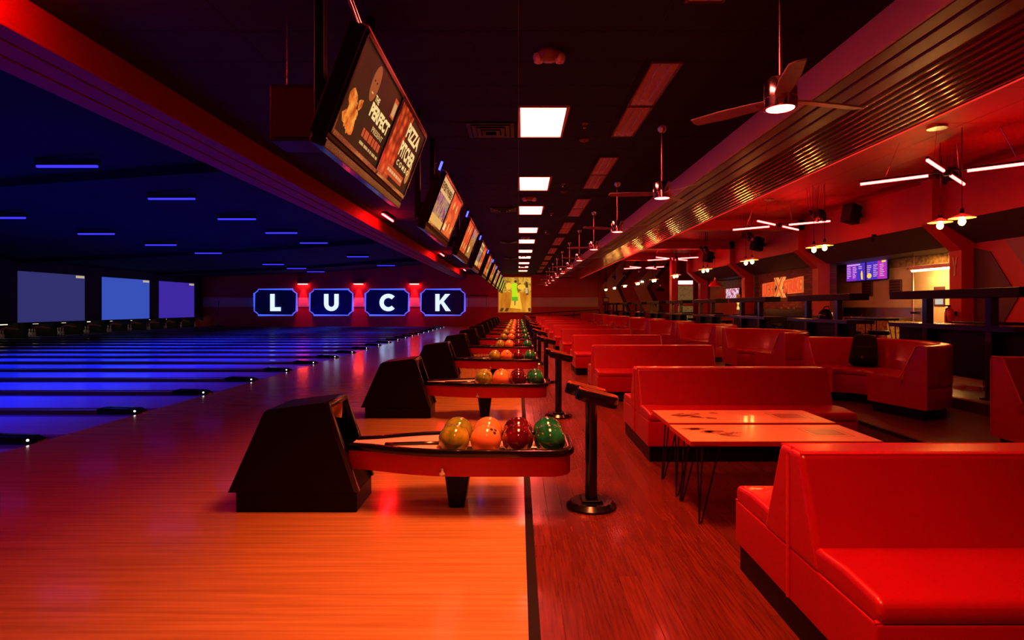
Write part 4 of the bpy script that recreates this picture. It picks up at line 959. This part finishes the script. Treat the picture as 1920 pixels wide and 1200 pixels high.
t = thing('swing_door', 'pale kitchen door with a small window and dark push bar', 'door', (9.46, 12.75, CNZ))
obj('leaf', bevel(bx(nb(), -0.02, 0.02, -0.42, 0.42, 0, 1.85), 0.01, 1), 'kitchen_wall', t); obj('window_frame', bevel(bx(nb(), -0.035, -0.018, -0.17, 0.17, 1.18, 1.62), 0.02, 2), 'chev_dark', t); obj('pane', bx(nb(), -0.04, -0.034, -0.12, 0.12, 1.22, 1.50), 'pane_glow', t); obj('push_bar', bx(nb(), -0.06, -0.03, 0.28, 0.33, 0.6, 1.0), 'black_plastic', t)
t = thing('order_terminal', 'small lit order terminal mounted beside the kitchen door', 'terminal', (9.38, 12.15, H - 0.05))
obj('case', bevel(bx(nb(), -0.02, 0.04, -0.15, 0.15, 0, 0.36), 0.01, 1), 'black_plastic', t); obj('screen', bx(nb(), -0.026, -0.018, -0.12, 0.12, 0.03, 0.30), 'pane_glow', t); obj('bracket', bx(nb(), 0.04, 0.13, -0.05, 0.05, 0.1, 0.2), 'black_plastic', t)
t = thing('wall_pipe', 'vertical steel pipe with a bent top on the kitchen wall', 'pipe', (9.40, 13.55, CNZ))
obj('pipe', tube(nb(), [(0, 0, 0), (0, 0, 1.95), (0, 0.05, 2.05), (0, 0.2, 2.08)], 0.025, 8), 'steel', t, 60); obj('clamp', bx(nb(), -0.04, 0.1, -0.04, 0.04, 1.0, 1.05), 'black_plastic', t)
t = thing('prep_counter', 'steel-topped prep counter with a mottled front in the kitchen bay', 'counter', (9.13, 15.0, CNZ))
obj('carcass', bx(nb(), -0.28, 0.30, -1.35, 0.95, 0, 0.86), 'mosaic', t); obj('worktop', bevel(bx(nb(), -0.32, 0.31, -1.37, 0.97, 0.85, 0.90), 0.006, 1), 'steel', t)
pf = thing('potted_grass', 'spiky orange-lit plant in a dark pot in front of the prep counter', 'plant', (8.35, 14.2, CNZ))
obj('pot', lathe(nb(), [(0, 0), (0.14, 0), (0.18, 0.55), (0.165, 0.55), (0.16, 0.5), (0, 0.5)], 16), 'black_plastic', pf, 40)
rr = random.Random(11); lf = nb()
for q in range(26):
    a = rr.uniform(0, 6.28); L_ = rr.uniform(0.25, 0.5); sp = rr.uniform(0.05, 0.25); d = Vector((math.cos(a), math.sin(a), 0)); n_ = Vector((-d.y, d.x, 0)) * 0.012
    p0, p1, p2 = d * 0.03 + Vector((0, 0, 0.5)), d * sp * 0.6 + Vector((0, 0, 0.5 + L_ * 0.7)), d * sp * 1.2 + Vector((0, 0, 0.5 + L_))
    A = [lf.verts.new(p0 - n_), lf.verts.new(p0 + n_), lf.verts.new(p1 + n_), lf.verts.new(p1 - n_), lf.verts.new(p2)]
    lf.faces.new([A[0], A[1], A[2], A[3]]); lf.faces.new([A[3], A[2], A[4]])
obj('leaf_blades', lf, 'sweep_orange', pf, kind='stuff')
fe = thing('fire_extinguisher', 'red fire extinguisher hung on the first column', 'fire extinguisher', (8.18, 10.80, H - 0.42))
obj('cylinder', lathe(nb(), [(0, 0), (0.075, 0), (0.08, 0.02), (0.08, 0.30), (0.06, 0.36), (0.03, 0.39), (0, 0.39)], 20), 'extinguisher', fe, 40)
obj('valve', lathe(nb(), [(0, 0.38), (0.025, 0.38), (0.025, 0.43), (0, 0.43)], 12), 'chrome', fe, 40); obj('lever', bx(nb(), -0.1, 0.02, -0.012, 0.012, 0.43, 0.45), 'black_plastic', fe)
obj('hose', tube(nb(), [(-0.02, 0, 0.40), (-0.09, -0.03, 0.38), (-0.11, -0.06, 0.2), (-0.09, -0.07, 0.08)], 0.011, 8), 'black_plastic', fe, 60); obj('wall_hook', bx(nb(), 0.06, 0.12, -0.03, 0.03, 0.25, 0.33), 'black_plastic', fe)
ym = thing('wall_emblem', 'small pale Y-shaped emblem on the first column', 'emblem', (8.292, 10.81, H + 0.58))
obj('stem', bx(nb(), -0.006, 0.01, -0.018, 0.018, 0, 0.22), 'pale_paint', ym)
for s in (-1, 1): obj('fork', prism(nb(), [(0.0, 0.2), (s * 0.02, 0.18), (s * 0.06, 0.36), (s * 0.035, 0.36)], 'x', -0.006, 0.01), 'pale_paint', ym)

# ------------------------------------------------------------------ brick bay sign
sg = thing('wall_lettering', 'orange lettered sign with a big cream X on the brick wall', 'sign', (8.75, 18.87, H + 0.2))
def SP(n): return lambda u, v: (-n, -u, v)
def solid_text(txt, u0, u1, va0, vb0, va1, vb1, mat, d0, d1, name, bold=0.03):
    """letters whose height runs from va0..vb0 at u0 to va1..vb1 at u1"""
    def P(u, v):
        f = (u - u0) / (u1 - u0); lo = va0 + (va1 - va0) * f; hi = vb0 + (vb1 - vb0) * f
        return (-d0, -u, lo + (hi - lo) * v)
    bm = text_bm(txt, P, u0, u1, 0, 1, bold); r = bmesh.ops.extrude_face_region(bm, geom=bm.faces[:])
    for v in [e for e in r['geom'] if isinstance(e, bmesh.types.BMVert)]: v.co.x -= d1 - d0
    obj(name, bm, mat, sg)
# reading direction: +u is towards the camera (-y)
solid_text('LUCKY', -1.42, -0.42, 0.10, 0.62, 0.17, 0.66, 'sign_outline', 0.0, 0.05, 'letter_back', 0.10); solid_text('LUCKY', -1.40, -0.44, 0.12, 0.60, 0.19, 0.64, 'sign_letter', 0.03, 0.07, 'letter_face', 0.02)
solid_text('STRIKE', 0.18, 1.42, 0.20, 0.67, 0.23, 0.74, 'sign_outline', 0.0, 0.05, 'letter_back', 0.10); solid_text('STRIKE', 0.20, 1.40, 0.22, 0.65, 0.25, 0.72, 'sign_letter', 0.03, 0.07, 'letter_face', 0.02)
def xbar(d0, d1, w_, mat):
    bm = nb()
    for s in (-1, 1):
        prism(bm, [(s * 0.26 - w_, 0.10), (s * 0.26 + w_, 0.10), (-s * 0.26 + w_, 0.78), (-s * 0.26 - w_, 0.78)], 'x', -d1 - (0.002 if s > 0 else 0), -d0)
    xf(bm, Matrix.Translation((0, 0.12, 0))); return bm
obj('letter_x_back', xbar(0.0, 0.05, 0.135, 0), 'sign_cream', sg); obj('letter_x_inlay', xbar(0.05, 0.075, 0.03, 0), 'sign_letter', sg)
obj('backing_rail', bx(nb(), -0.02, 0.01, -1.4, 1.4, 0.38, 0.42), 'black_plastic', sg)
bs = thing('back_bench', 'dark banquette with small candles along the brick wall', 'banquette', (8.5, 18.6, CNZ))
obj('seat', bx(nb(), -0.25, 0.24, -2.2, 2.2, 0, 0.45), 'black_plastic', bs); obj('backrest', bevel(bx(nb(), 0.10, 0.24, -2.2, 2.2, 0.44, 1.10), 0.02, 2), 'black_plastic', bs, 40)
for q, y in enumerate((17.9, 18.25, 18.75)):
    c = thing('candle', 'small glowing candle on top of the dark banquette', 'candle', (8.67, y, CNZ + 1.095), 0, 'candles on the banquette')
    obj('glass', lathe(nb(), [(0, 0), (0.025, 0), (0.03, 0.06), (0.026, 0.06), (0.022, 0.01), (0, 0.01)], 12), 'lamp_inner', c, 40); obj('flame', lathe(nb(), [(0, 0.01), (0.012, 0.02), (0.009, 0.045), (0, 0.06)], 8), 'bulb_glow', c, 60)
# lounge bay and the cabinet beyond the fourth column
t = thing('sports_television', 'wall television showing a bright sports picture in the lounge bay', 'television', (9.40, 25.0, H + 0.36))
obj('case', bevel(bx(nb(), 0, 0.06, -0.80, 0.80, 0, 0.46), 0.008, 1), 'black_plastic', t); obj('screen', bx(nb(), -0.006, 0.002, -0.78, 0.78, 0.02, 0.44), 'print_sport', t); obj('bracket', bx(nb(), 0.05, 0.1, -0.1, 0.1, 0.1, 0.3), 'black_plastic', t)
t = thing('wood_panel', 'weathered golden wood panel on the lounge wall above the television', 'wall panel', (9.47, 25.6, H + 0.86))
for q in range(5): obj('board', bx(nb(), -0.02 - 0.006 * (q % 2), 0.03, -1.7, 1.7, q * 0.065, q * 0.065 + 0.06), 'wood_old', t)
t = thing('letter_board', 'narrow dark board with a sideways yellow M by the third column', 'sign', (8.42, 21.75, CNZ + 0.02))
obj('board', bx(nb(), -0.02, 0.02, -0.2, 0.2, 0, 1.62), 'wood_old', t)
obj('lettering', text_bm('M', lambda u, v: (-0.024, v, 1.20 + u), -0.16, 0.16, -0.13, 0.13, 0.02), 'tv_yellow', t)
t = thing('prize_machine', 'tall dark prize cabinet with a glowing white header by the fourth column', 'vending machine', (8.05, 27.4, CNZ))
obj('cabinet', bevel(bx(nb(), -0.42, 0.42, 0.04, 0.8, 0, 2.45), 0.01, 1), 'red_paint', t); obj('window', bx(nb(), -0.36, 0.36, 0.02, 0.06, 1.35, 2.18), 'print_prizes', t); obj('header_light', bevel(bx(nb(), -0.34, 0.34, -0.02, 0.05, 2.25, 2.42), 0.01, 1), 'white_glow', t)
obj('shelf_ledge', bx(nb(), -0.38, 0.38, -0.03, 0.05, 1.28, 1.34), 'chev_orange', t); obj('lower_grille', bx(nb(), -0.36, 0.36, 0.02, 0.05, 0.2, 1.2), 'print_prizes', t)
pi = struct('column', bx(nb(), 7.25, 7.5, 26.9, 27.3, CNZ, H + 3.66), 'red_paint')
for lb, x, z, wd, hh, mt, cat, nm in (('small pale lit exit box on the chevron wall', 9.2, H + 1.75, 0.28, 0.2, 'white_glow', 'exit sign', 'exit_box'), ('small framed notice on the far pier by the striped wall', 6.5, H + 0.36, 0.36, 0.3, 'chev_orange', 'notice', 'framed_notice')):
    t = thing(nm, lb, cat, (x, FAR - 0.08, z)); obj('panel', bx(nb(), -wd / 2, wd / 2, -0.01, 0.045, 0, hh), mt, t)
    obj('frame', xf(ribbon(nb(), rect(-wd / 2, wd / 2, 0, hh), 0.05, -0.02, 0.04, True), Matrix.Rotation(PI / 2, 4, 'X')), 'black_plastic', t)

ORD = ('nearest', 'second', 'third', 'fourth', 'fifth', 'sixth', 'seventh', 'eighth', 'ninth', 'tenth', 'eleventh', 'twelfth', 'thirteenth', 'fourteenth', 'fifteenth', 'sixteenth', 'seventeenth', 'eighteenth', 'nineteenth', 'twentieth', 'twenty-first', 'twenty-second')
def number(group, what):
    """tell the members of a row apart by counting them from the far wall"""
    os_ = sorted([o for o in C.objects if o.parent is None and o.get('group') == group], key=lambda o: -o.location.y)
    for i, o in enumerate(os_): o['label'] = what % (ORD[i] if i else 'first')
number('red back-to-back benches', 'red vinyl back-to-back bench, %s counted from the far striped wall')
number('ball returns', 'black-hooded ball return with red rack, %s counted from the far striped wall')
balls = [o for o in C.objects if o.name.startswith('bowling_ball') and o.parent is None]
for o in balls:
    k = round((o.location.y - BR_Y) / PITCH); far = (o.location.y - BR_Y - PITCH * k) > 0; i = NP - 1 - k
    o['label'] = o['label'].replace(' in a ball return rack', '') + ', %s row, in the %s ball return from the striped wall' % ('inner' if far else 'outer', ORD[i] if i else 'first')
for i, o in enumerate(sorted([o for o in C.objects if o.get('group') == 'blue tubes over the lanes'], key=lambda o: (o.location.x > -12, -o.location.y))):
    row = o.location.x > -12; j = i - (sum(1 for q in C.objects if q.get('group') == 'blue tubes over the lanes' and q.location.x < -12) if row else 0)
    o['label'] = 'violet-blue ceiling tube in the row nearer the %s, %s counted from the sign wall' % ('approach' if row else 'pins', ORD[j] if j else 'first')
for o in [o for o in C.objects if o.get('group') == 'bowling pins']:
    i = 21 - round((o.location.y - 6.22 + 0.855) / 1.71 - 0.0); o['label'] = 'white bowling pin on the %s pin deck counted from the sign wall' % (ORD[i] if i else 'first')
number('pin deck lamps', 'pale lamp strip over a pin deck, %s counted from the sign wall')
number('pin sweeps', 'orange sweep board before the pins, %s counted from the sign wall')
number('pin deck partitions', 'dark partition between pin decks, %s counted from the sign wall')
number('bar stools on the concourse', 'black round bar stool on the concourse, %s counted from the chevron wall')
number('cafe tables by the wall', 'dark square cafe table near the columns, %s counted from the chevron wall')
number('two-headed ceiling devices', 'small two-headed ceiling emergency light, %s counted from the poster wall')
number('ceiling air diffusers', 'dark square ceiling air diffuser, %s counted from the poster wall')
number('bowling lanes', 'blue-lit bowling lane, %s counted from the letter sign wall')
number('lane dividers', 'dark red lane divider, %s counted from the letter sign wall')
number('red horseshoe booths', 'red vinyl horseshoe booth, %s counted from the chevron wall')
number('black drink counters', 'black drink counter with upper ledge, %s counted from the chevron wall')
number('scoring consoles', 'black pedestal scoring console, %s counted from the far striped wall')
number('ceiling fans', 'metal three-blade ceiling fan with lamp, %s counted from the far wall')
number('white ceiling light panels', 'glowing white ceiling light panel, %s counted from the poster wall')
number('unlit recessed strip lights', 'narrow unlit recessed ceiling strip, %s counted from the poster wall')
number('red X-shaped bar lights', 'glowing red X-shaped bar light, %s counted from the chevron wall')
number('black pulley clusters', 'black cluster of pulleys above pendants, %s counted from the chevron wall')
number('flat-shaded pendant lamps', 'small flat-shaded glowing pendant lamp, %s counted from the chevron wall')
number('red ceiling tubes', 'glowing red ceiling tube by the approach beam, %s counted from the far wall')
for g in ('monitors with the cream-headed poster', 'monitors with the amber poster', 'monitors with yellow-green posters'):
    number(g, 'twin overhead ' + g + ', %s of these from the far wall')
# ------------------------------------------------------------------ letter signs on the far wall
def letter(bm, ch, h, d):
    w_ = h * 0.24
    if ch == 'L': prism(bm, [(0, 0), (h * 0.60, 0), (h * 0.60, w_ * 0.95), (w_, w_ * 0.95), (w_, h), (0, h)], 'y', 0, d); return h * 0.60
    if ch == 'U':
        R_ = h * 0.42; n = 14
        o = [(0, h)] + [(R_ - R_ * math.cos(PI * k / n), R_ - R_ * math.sin(PI * k / n)) for k in range(n + 1)] + [(2 * R_, h)]
        r = R_ - w_; i = [(R_ + r, h)] + [(R_ + r * math.cos(PI * k / n), R_ - r * math.sin(PI * k / n)) for k in range(n + 1)] + [(R_ - r, h)]
        prism(bm, o + i, 'y', 0, d); return 2 * R_
    if ch == 'C':
        R_ = h * 0.51; n = 22; a0 = math.radians(44); o = []; i = []
        for k in range(n + 1):
            a = a0 + (2 * PI - 2 * a0) * k / n; o.append((R_ + R_ * math.cos(a), h / 2 + R_ * math.sin(a))); i.append((R_ + (R_ - w_) * math.cos(a), h / 2 + (R_ - w_) * math.sin(a)))
        prism(bm, o + i[::-1], 'y', 0, d); return R_ * 1.75
    if ch == 'K':
        prism(bm, [(0, 0), (w_, 0), (w_, h * 0.36), (w_ + h * 0.08, h * 0.46), (h * 0.60, 0), (h * 0.90, 0), (w_ + h * 0.24, h * 0.56), (h * 0.86, h), (h * 0.57, h), (w_, h * 0.58), (w_, h), (0, h)], 'y', 0, d); return h * 0.9
for i, ch in enumerate('LUCK'):
    xa = (478 + 103.9 * i - 972) * s_; xb = (557 + 104.9 * i - 972) * s_; za, zb = H + (575 - 591) * s_, H + (575 - 542.5) * s_
    cx, cz = (xa + xb) / 2, (za + zb) / 2; hx, hz = (xb - xa) / 2, (zb - za) / 2; c = 0.30
    t = thing('letter_sign', 'blue-edged dark sign panel with the glowing letter %s on the far wall' % ch, 'sign', (cx, FAR, cz))
    out = [(-hx + c, -hz), (hx - c, -hz), (hx - c * 0.9, -hz + c * 0.35), (hx - c * 0.3, -hz + c * 0.85), (hx, -hz + c), (hx, hz - c), (hx - c * 0.3, hz - c * 0.85), (hx - c * 0.9, hz - c * 0.35), (hx - c, hz), (-hx + c, hz), (-hx + c * 0.9, hz - c * 0.35), (-hx + c * 0.3, hz - c * 0.85), (-hx, hz - c), (-hx, -hz + c), (-hx + c * 0.3, -hz + c * 0.85), (-hx + c * 0.9, -hz + c * 0.35)]
    p = obj('panel', prism(nb(), [(x * 0.99, z * 0.985) for x, z in out], 'y', -0.10, 0), 'sign_face', t)
    rot = Matrix.Rotation(PI / 2, 4, 'X')
    obj('neon_edge', xf(ribbon(nb(), [(x, z) for x, z in out], 0.065, 0.05, 0.12, True), rot), 'neon_blue', t)
    bm = nb(); hL = 1.27; wd = letter(bm, ch, hL, 0.08)
    obj('letter', xf(bm, Matrix.Translation((-wd / 2 + 0.02, -0.18, -hL / 2 - 0.02))), 'letter_glow', t)
for px in (569, 673, 777.5):
    x = (px - 972) * s_
    t = thing('wall_washer', 'red wall washer lamp between two letter signs', 'wall lamp', (x, FAR, H + 1.68), 0, 'red wall washers')
    obj('housing', bevel(bx(nb(), -0.36, 0.36, -0.28, 0.0, 0.02, 0.16), 0.01, 1), 'red_paint', t); obj('lens', bx(nb(), -0.33, 0.33, -0.25, -0.03, -0.03, 0.022), 'wash_glow', t)
    l = bpy.data.lights.new('wash_spot', 'SPOT'); l.energy = WASH_W; l.color = (1, 0.03, 0.03); l.spot_size = math.radians(40); l.spot_blend = 0.5; l.shadow_soft_size = 0.1
    o = bpy.data.objects.new('wash_spot', l); C.objects.link(o); o.parent = t; o.location = (0, -0.16, -0.06); o.rotation_euler = (math.radians(9), 0, 0)
# backlit poster
t = thing('backlit_poster', 'large backlit golden poster of a lime green figure on the far wall', 'poster', (-0.27, FAR, H - 0.44))
wq, hq = 1.24, 2.65
QP = lambda n: (lambda u, v: (u, -n, v))
obj('light_box', bx(nb(), -wq, wq, -0.08, 0, 0, hq), 'print_lane', t)
obj('printed_crowd', flat_bm(QP(0.082), rect(-wq + 0.05, wq - 0.05, hq * 0.57, hq - 0.05)), 'print_crowd', t)
obj('printed_glow', flat_bm(QP(0.084), ell(-0.45, hq * 0.74, 0.22, 0.26, 18)), 'print_gold', t); obj('printed_glow', flat_bm(QP(0.084), ell(0.5, hq * 0.72, 0.3, 0.2, 18)), 'print_gold', t)
obj('printed_path', flat_bm(QP(0.084), [(-0.35, 0.35), (0.55, 0.25), (0.35, hq * 0.56), (-0.15, hq * 0.56)]), 'print_gold', t)
obj('printed_figure', flat_bm(QP(0.088), [(-0.22, hq * 0.33), (0.24, hq * 0.33), (0.20, hq * 0.55), (0.14, hq * 0.66), (0.18, hq * 0.80), (0.04, hq * 0.83), (-0.22, hq * 0.82), (-0.28, hq * 0.74), (-0.20, hq * 0.6)]), 'print_lime', t)
obj('printed_hem', flat_bm(QP(0.089), [(-0.22, hq * 0.33), (0.24, hq * 0.33), (0.22, hq * 0.44), (-0.21, hq * 0.44)]), 'print_limedark', t)
obj('printed_head', flat_bm(QP(0.089), ell(0.06, hq * 0.87, 0.10, 0.10, 16)), 'print_brown', t); obj('printed_leg', flat_bm(QP(0.087), [(-0.02, hq * 0.2), (0.03, hq * 0.2), (0.06, hq * 0.33), (-0.02, hq * 0.33)]), 'print_brown', t)
obj('printed_bystander', flat_bm(QP(0.087), [(0.84, hq * 0.5), (1.02, hq * 0.5), (1.0, hq * 0.72), (0.95, hq * 0.86), (0.85, hq * 0.84), (0.80, hq * 0.7)]), 'print_brown', t)
obj('printed_skirt', flat_bm(QP(0.088), [(0.80, hq * 0.54), (0.98, hq * 0.54), (0.96, hq * 0.70), (0.80, hq * 0.70)]), 'print_cream', t)
for u0 in (-1.16, -0.78): obj('printed_block', flat_bm(QP(0.087), [(u0, 0.08), (u0 + 0.24, 0.08), (u0 + 0.36, 0.34), (u0 + 0.14, 0.34)]), 'print_brown', t)
obj('printed_block', flat_bm(QP(0.087), [(1.02, 0.08), (1.18, 0.08), (1.18, 0.34), (0.98, 0.34)]), 'print_brown', t)
obj('frame', xf(ribbon(nb(), rect(-wq, wq, 0, hq), 0.06, 0.0, 0.10, True), Matrix.Rotation(PI / 2, 4, 'X')), 'frame_pale', t)
# hand rail in front of the far wall, mop stand at the lanes' far corner
t = thing('hand_rail', 'dark double hand rail rising across the far end of the seating', 'hand rail', (0.4, 41.2, 0))
for z0, z1 in ((0.93, 1.25), (0.66, 0.98)): obj('rail', tube(nb(), [(0, 0, z0), (5.5, 0.3, z1)], 0.035, 8), 'black_satin', t, 60)
for f in (0.0, 0.33, 0.66, 1.0): obj('post', tube(nb(), [(5.5 * f, 0.3 * f, 0.0), (5.5 * f, 0.3 * f, 0.95 + 0.32 * f)], 0.03, 8), 'black_satin', t, 60)
t = thing('wall_shelf', 'short dark shelf on two thin wires left of the poster', 'shelf', (-3.0, FAR - 0.12, H + 0.0))
obj('board', bx(nb(), -0.8, 0.8, -0.1, 0.12, 0.80, 0.86), 'black_plastic', t)
for x in (-0.7, 0.6): obj('wire', tube(nb(), [(x, 0.08, 0.0), (x, 0.08, 0.82)], 0.012, 6), 'black_matte', t)
t = thing('lane_mop', 'dark upright lane mop leaning in the far corner of the lanes', 'mop', (-21.9, 41.3, 0.0))
obj('pole', tube(nb(), [(0, 0, 0.05), (-0.1, 0.5, 1.9)], 0.02, 8), 'black_satin', t, 60); obj('head', bevel(bx(nb(), -0.5, 0.5, -0.08, 0.08, 0, 0.09), 0.01, 1), 'black_plastic', t)
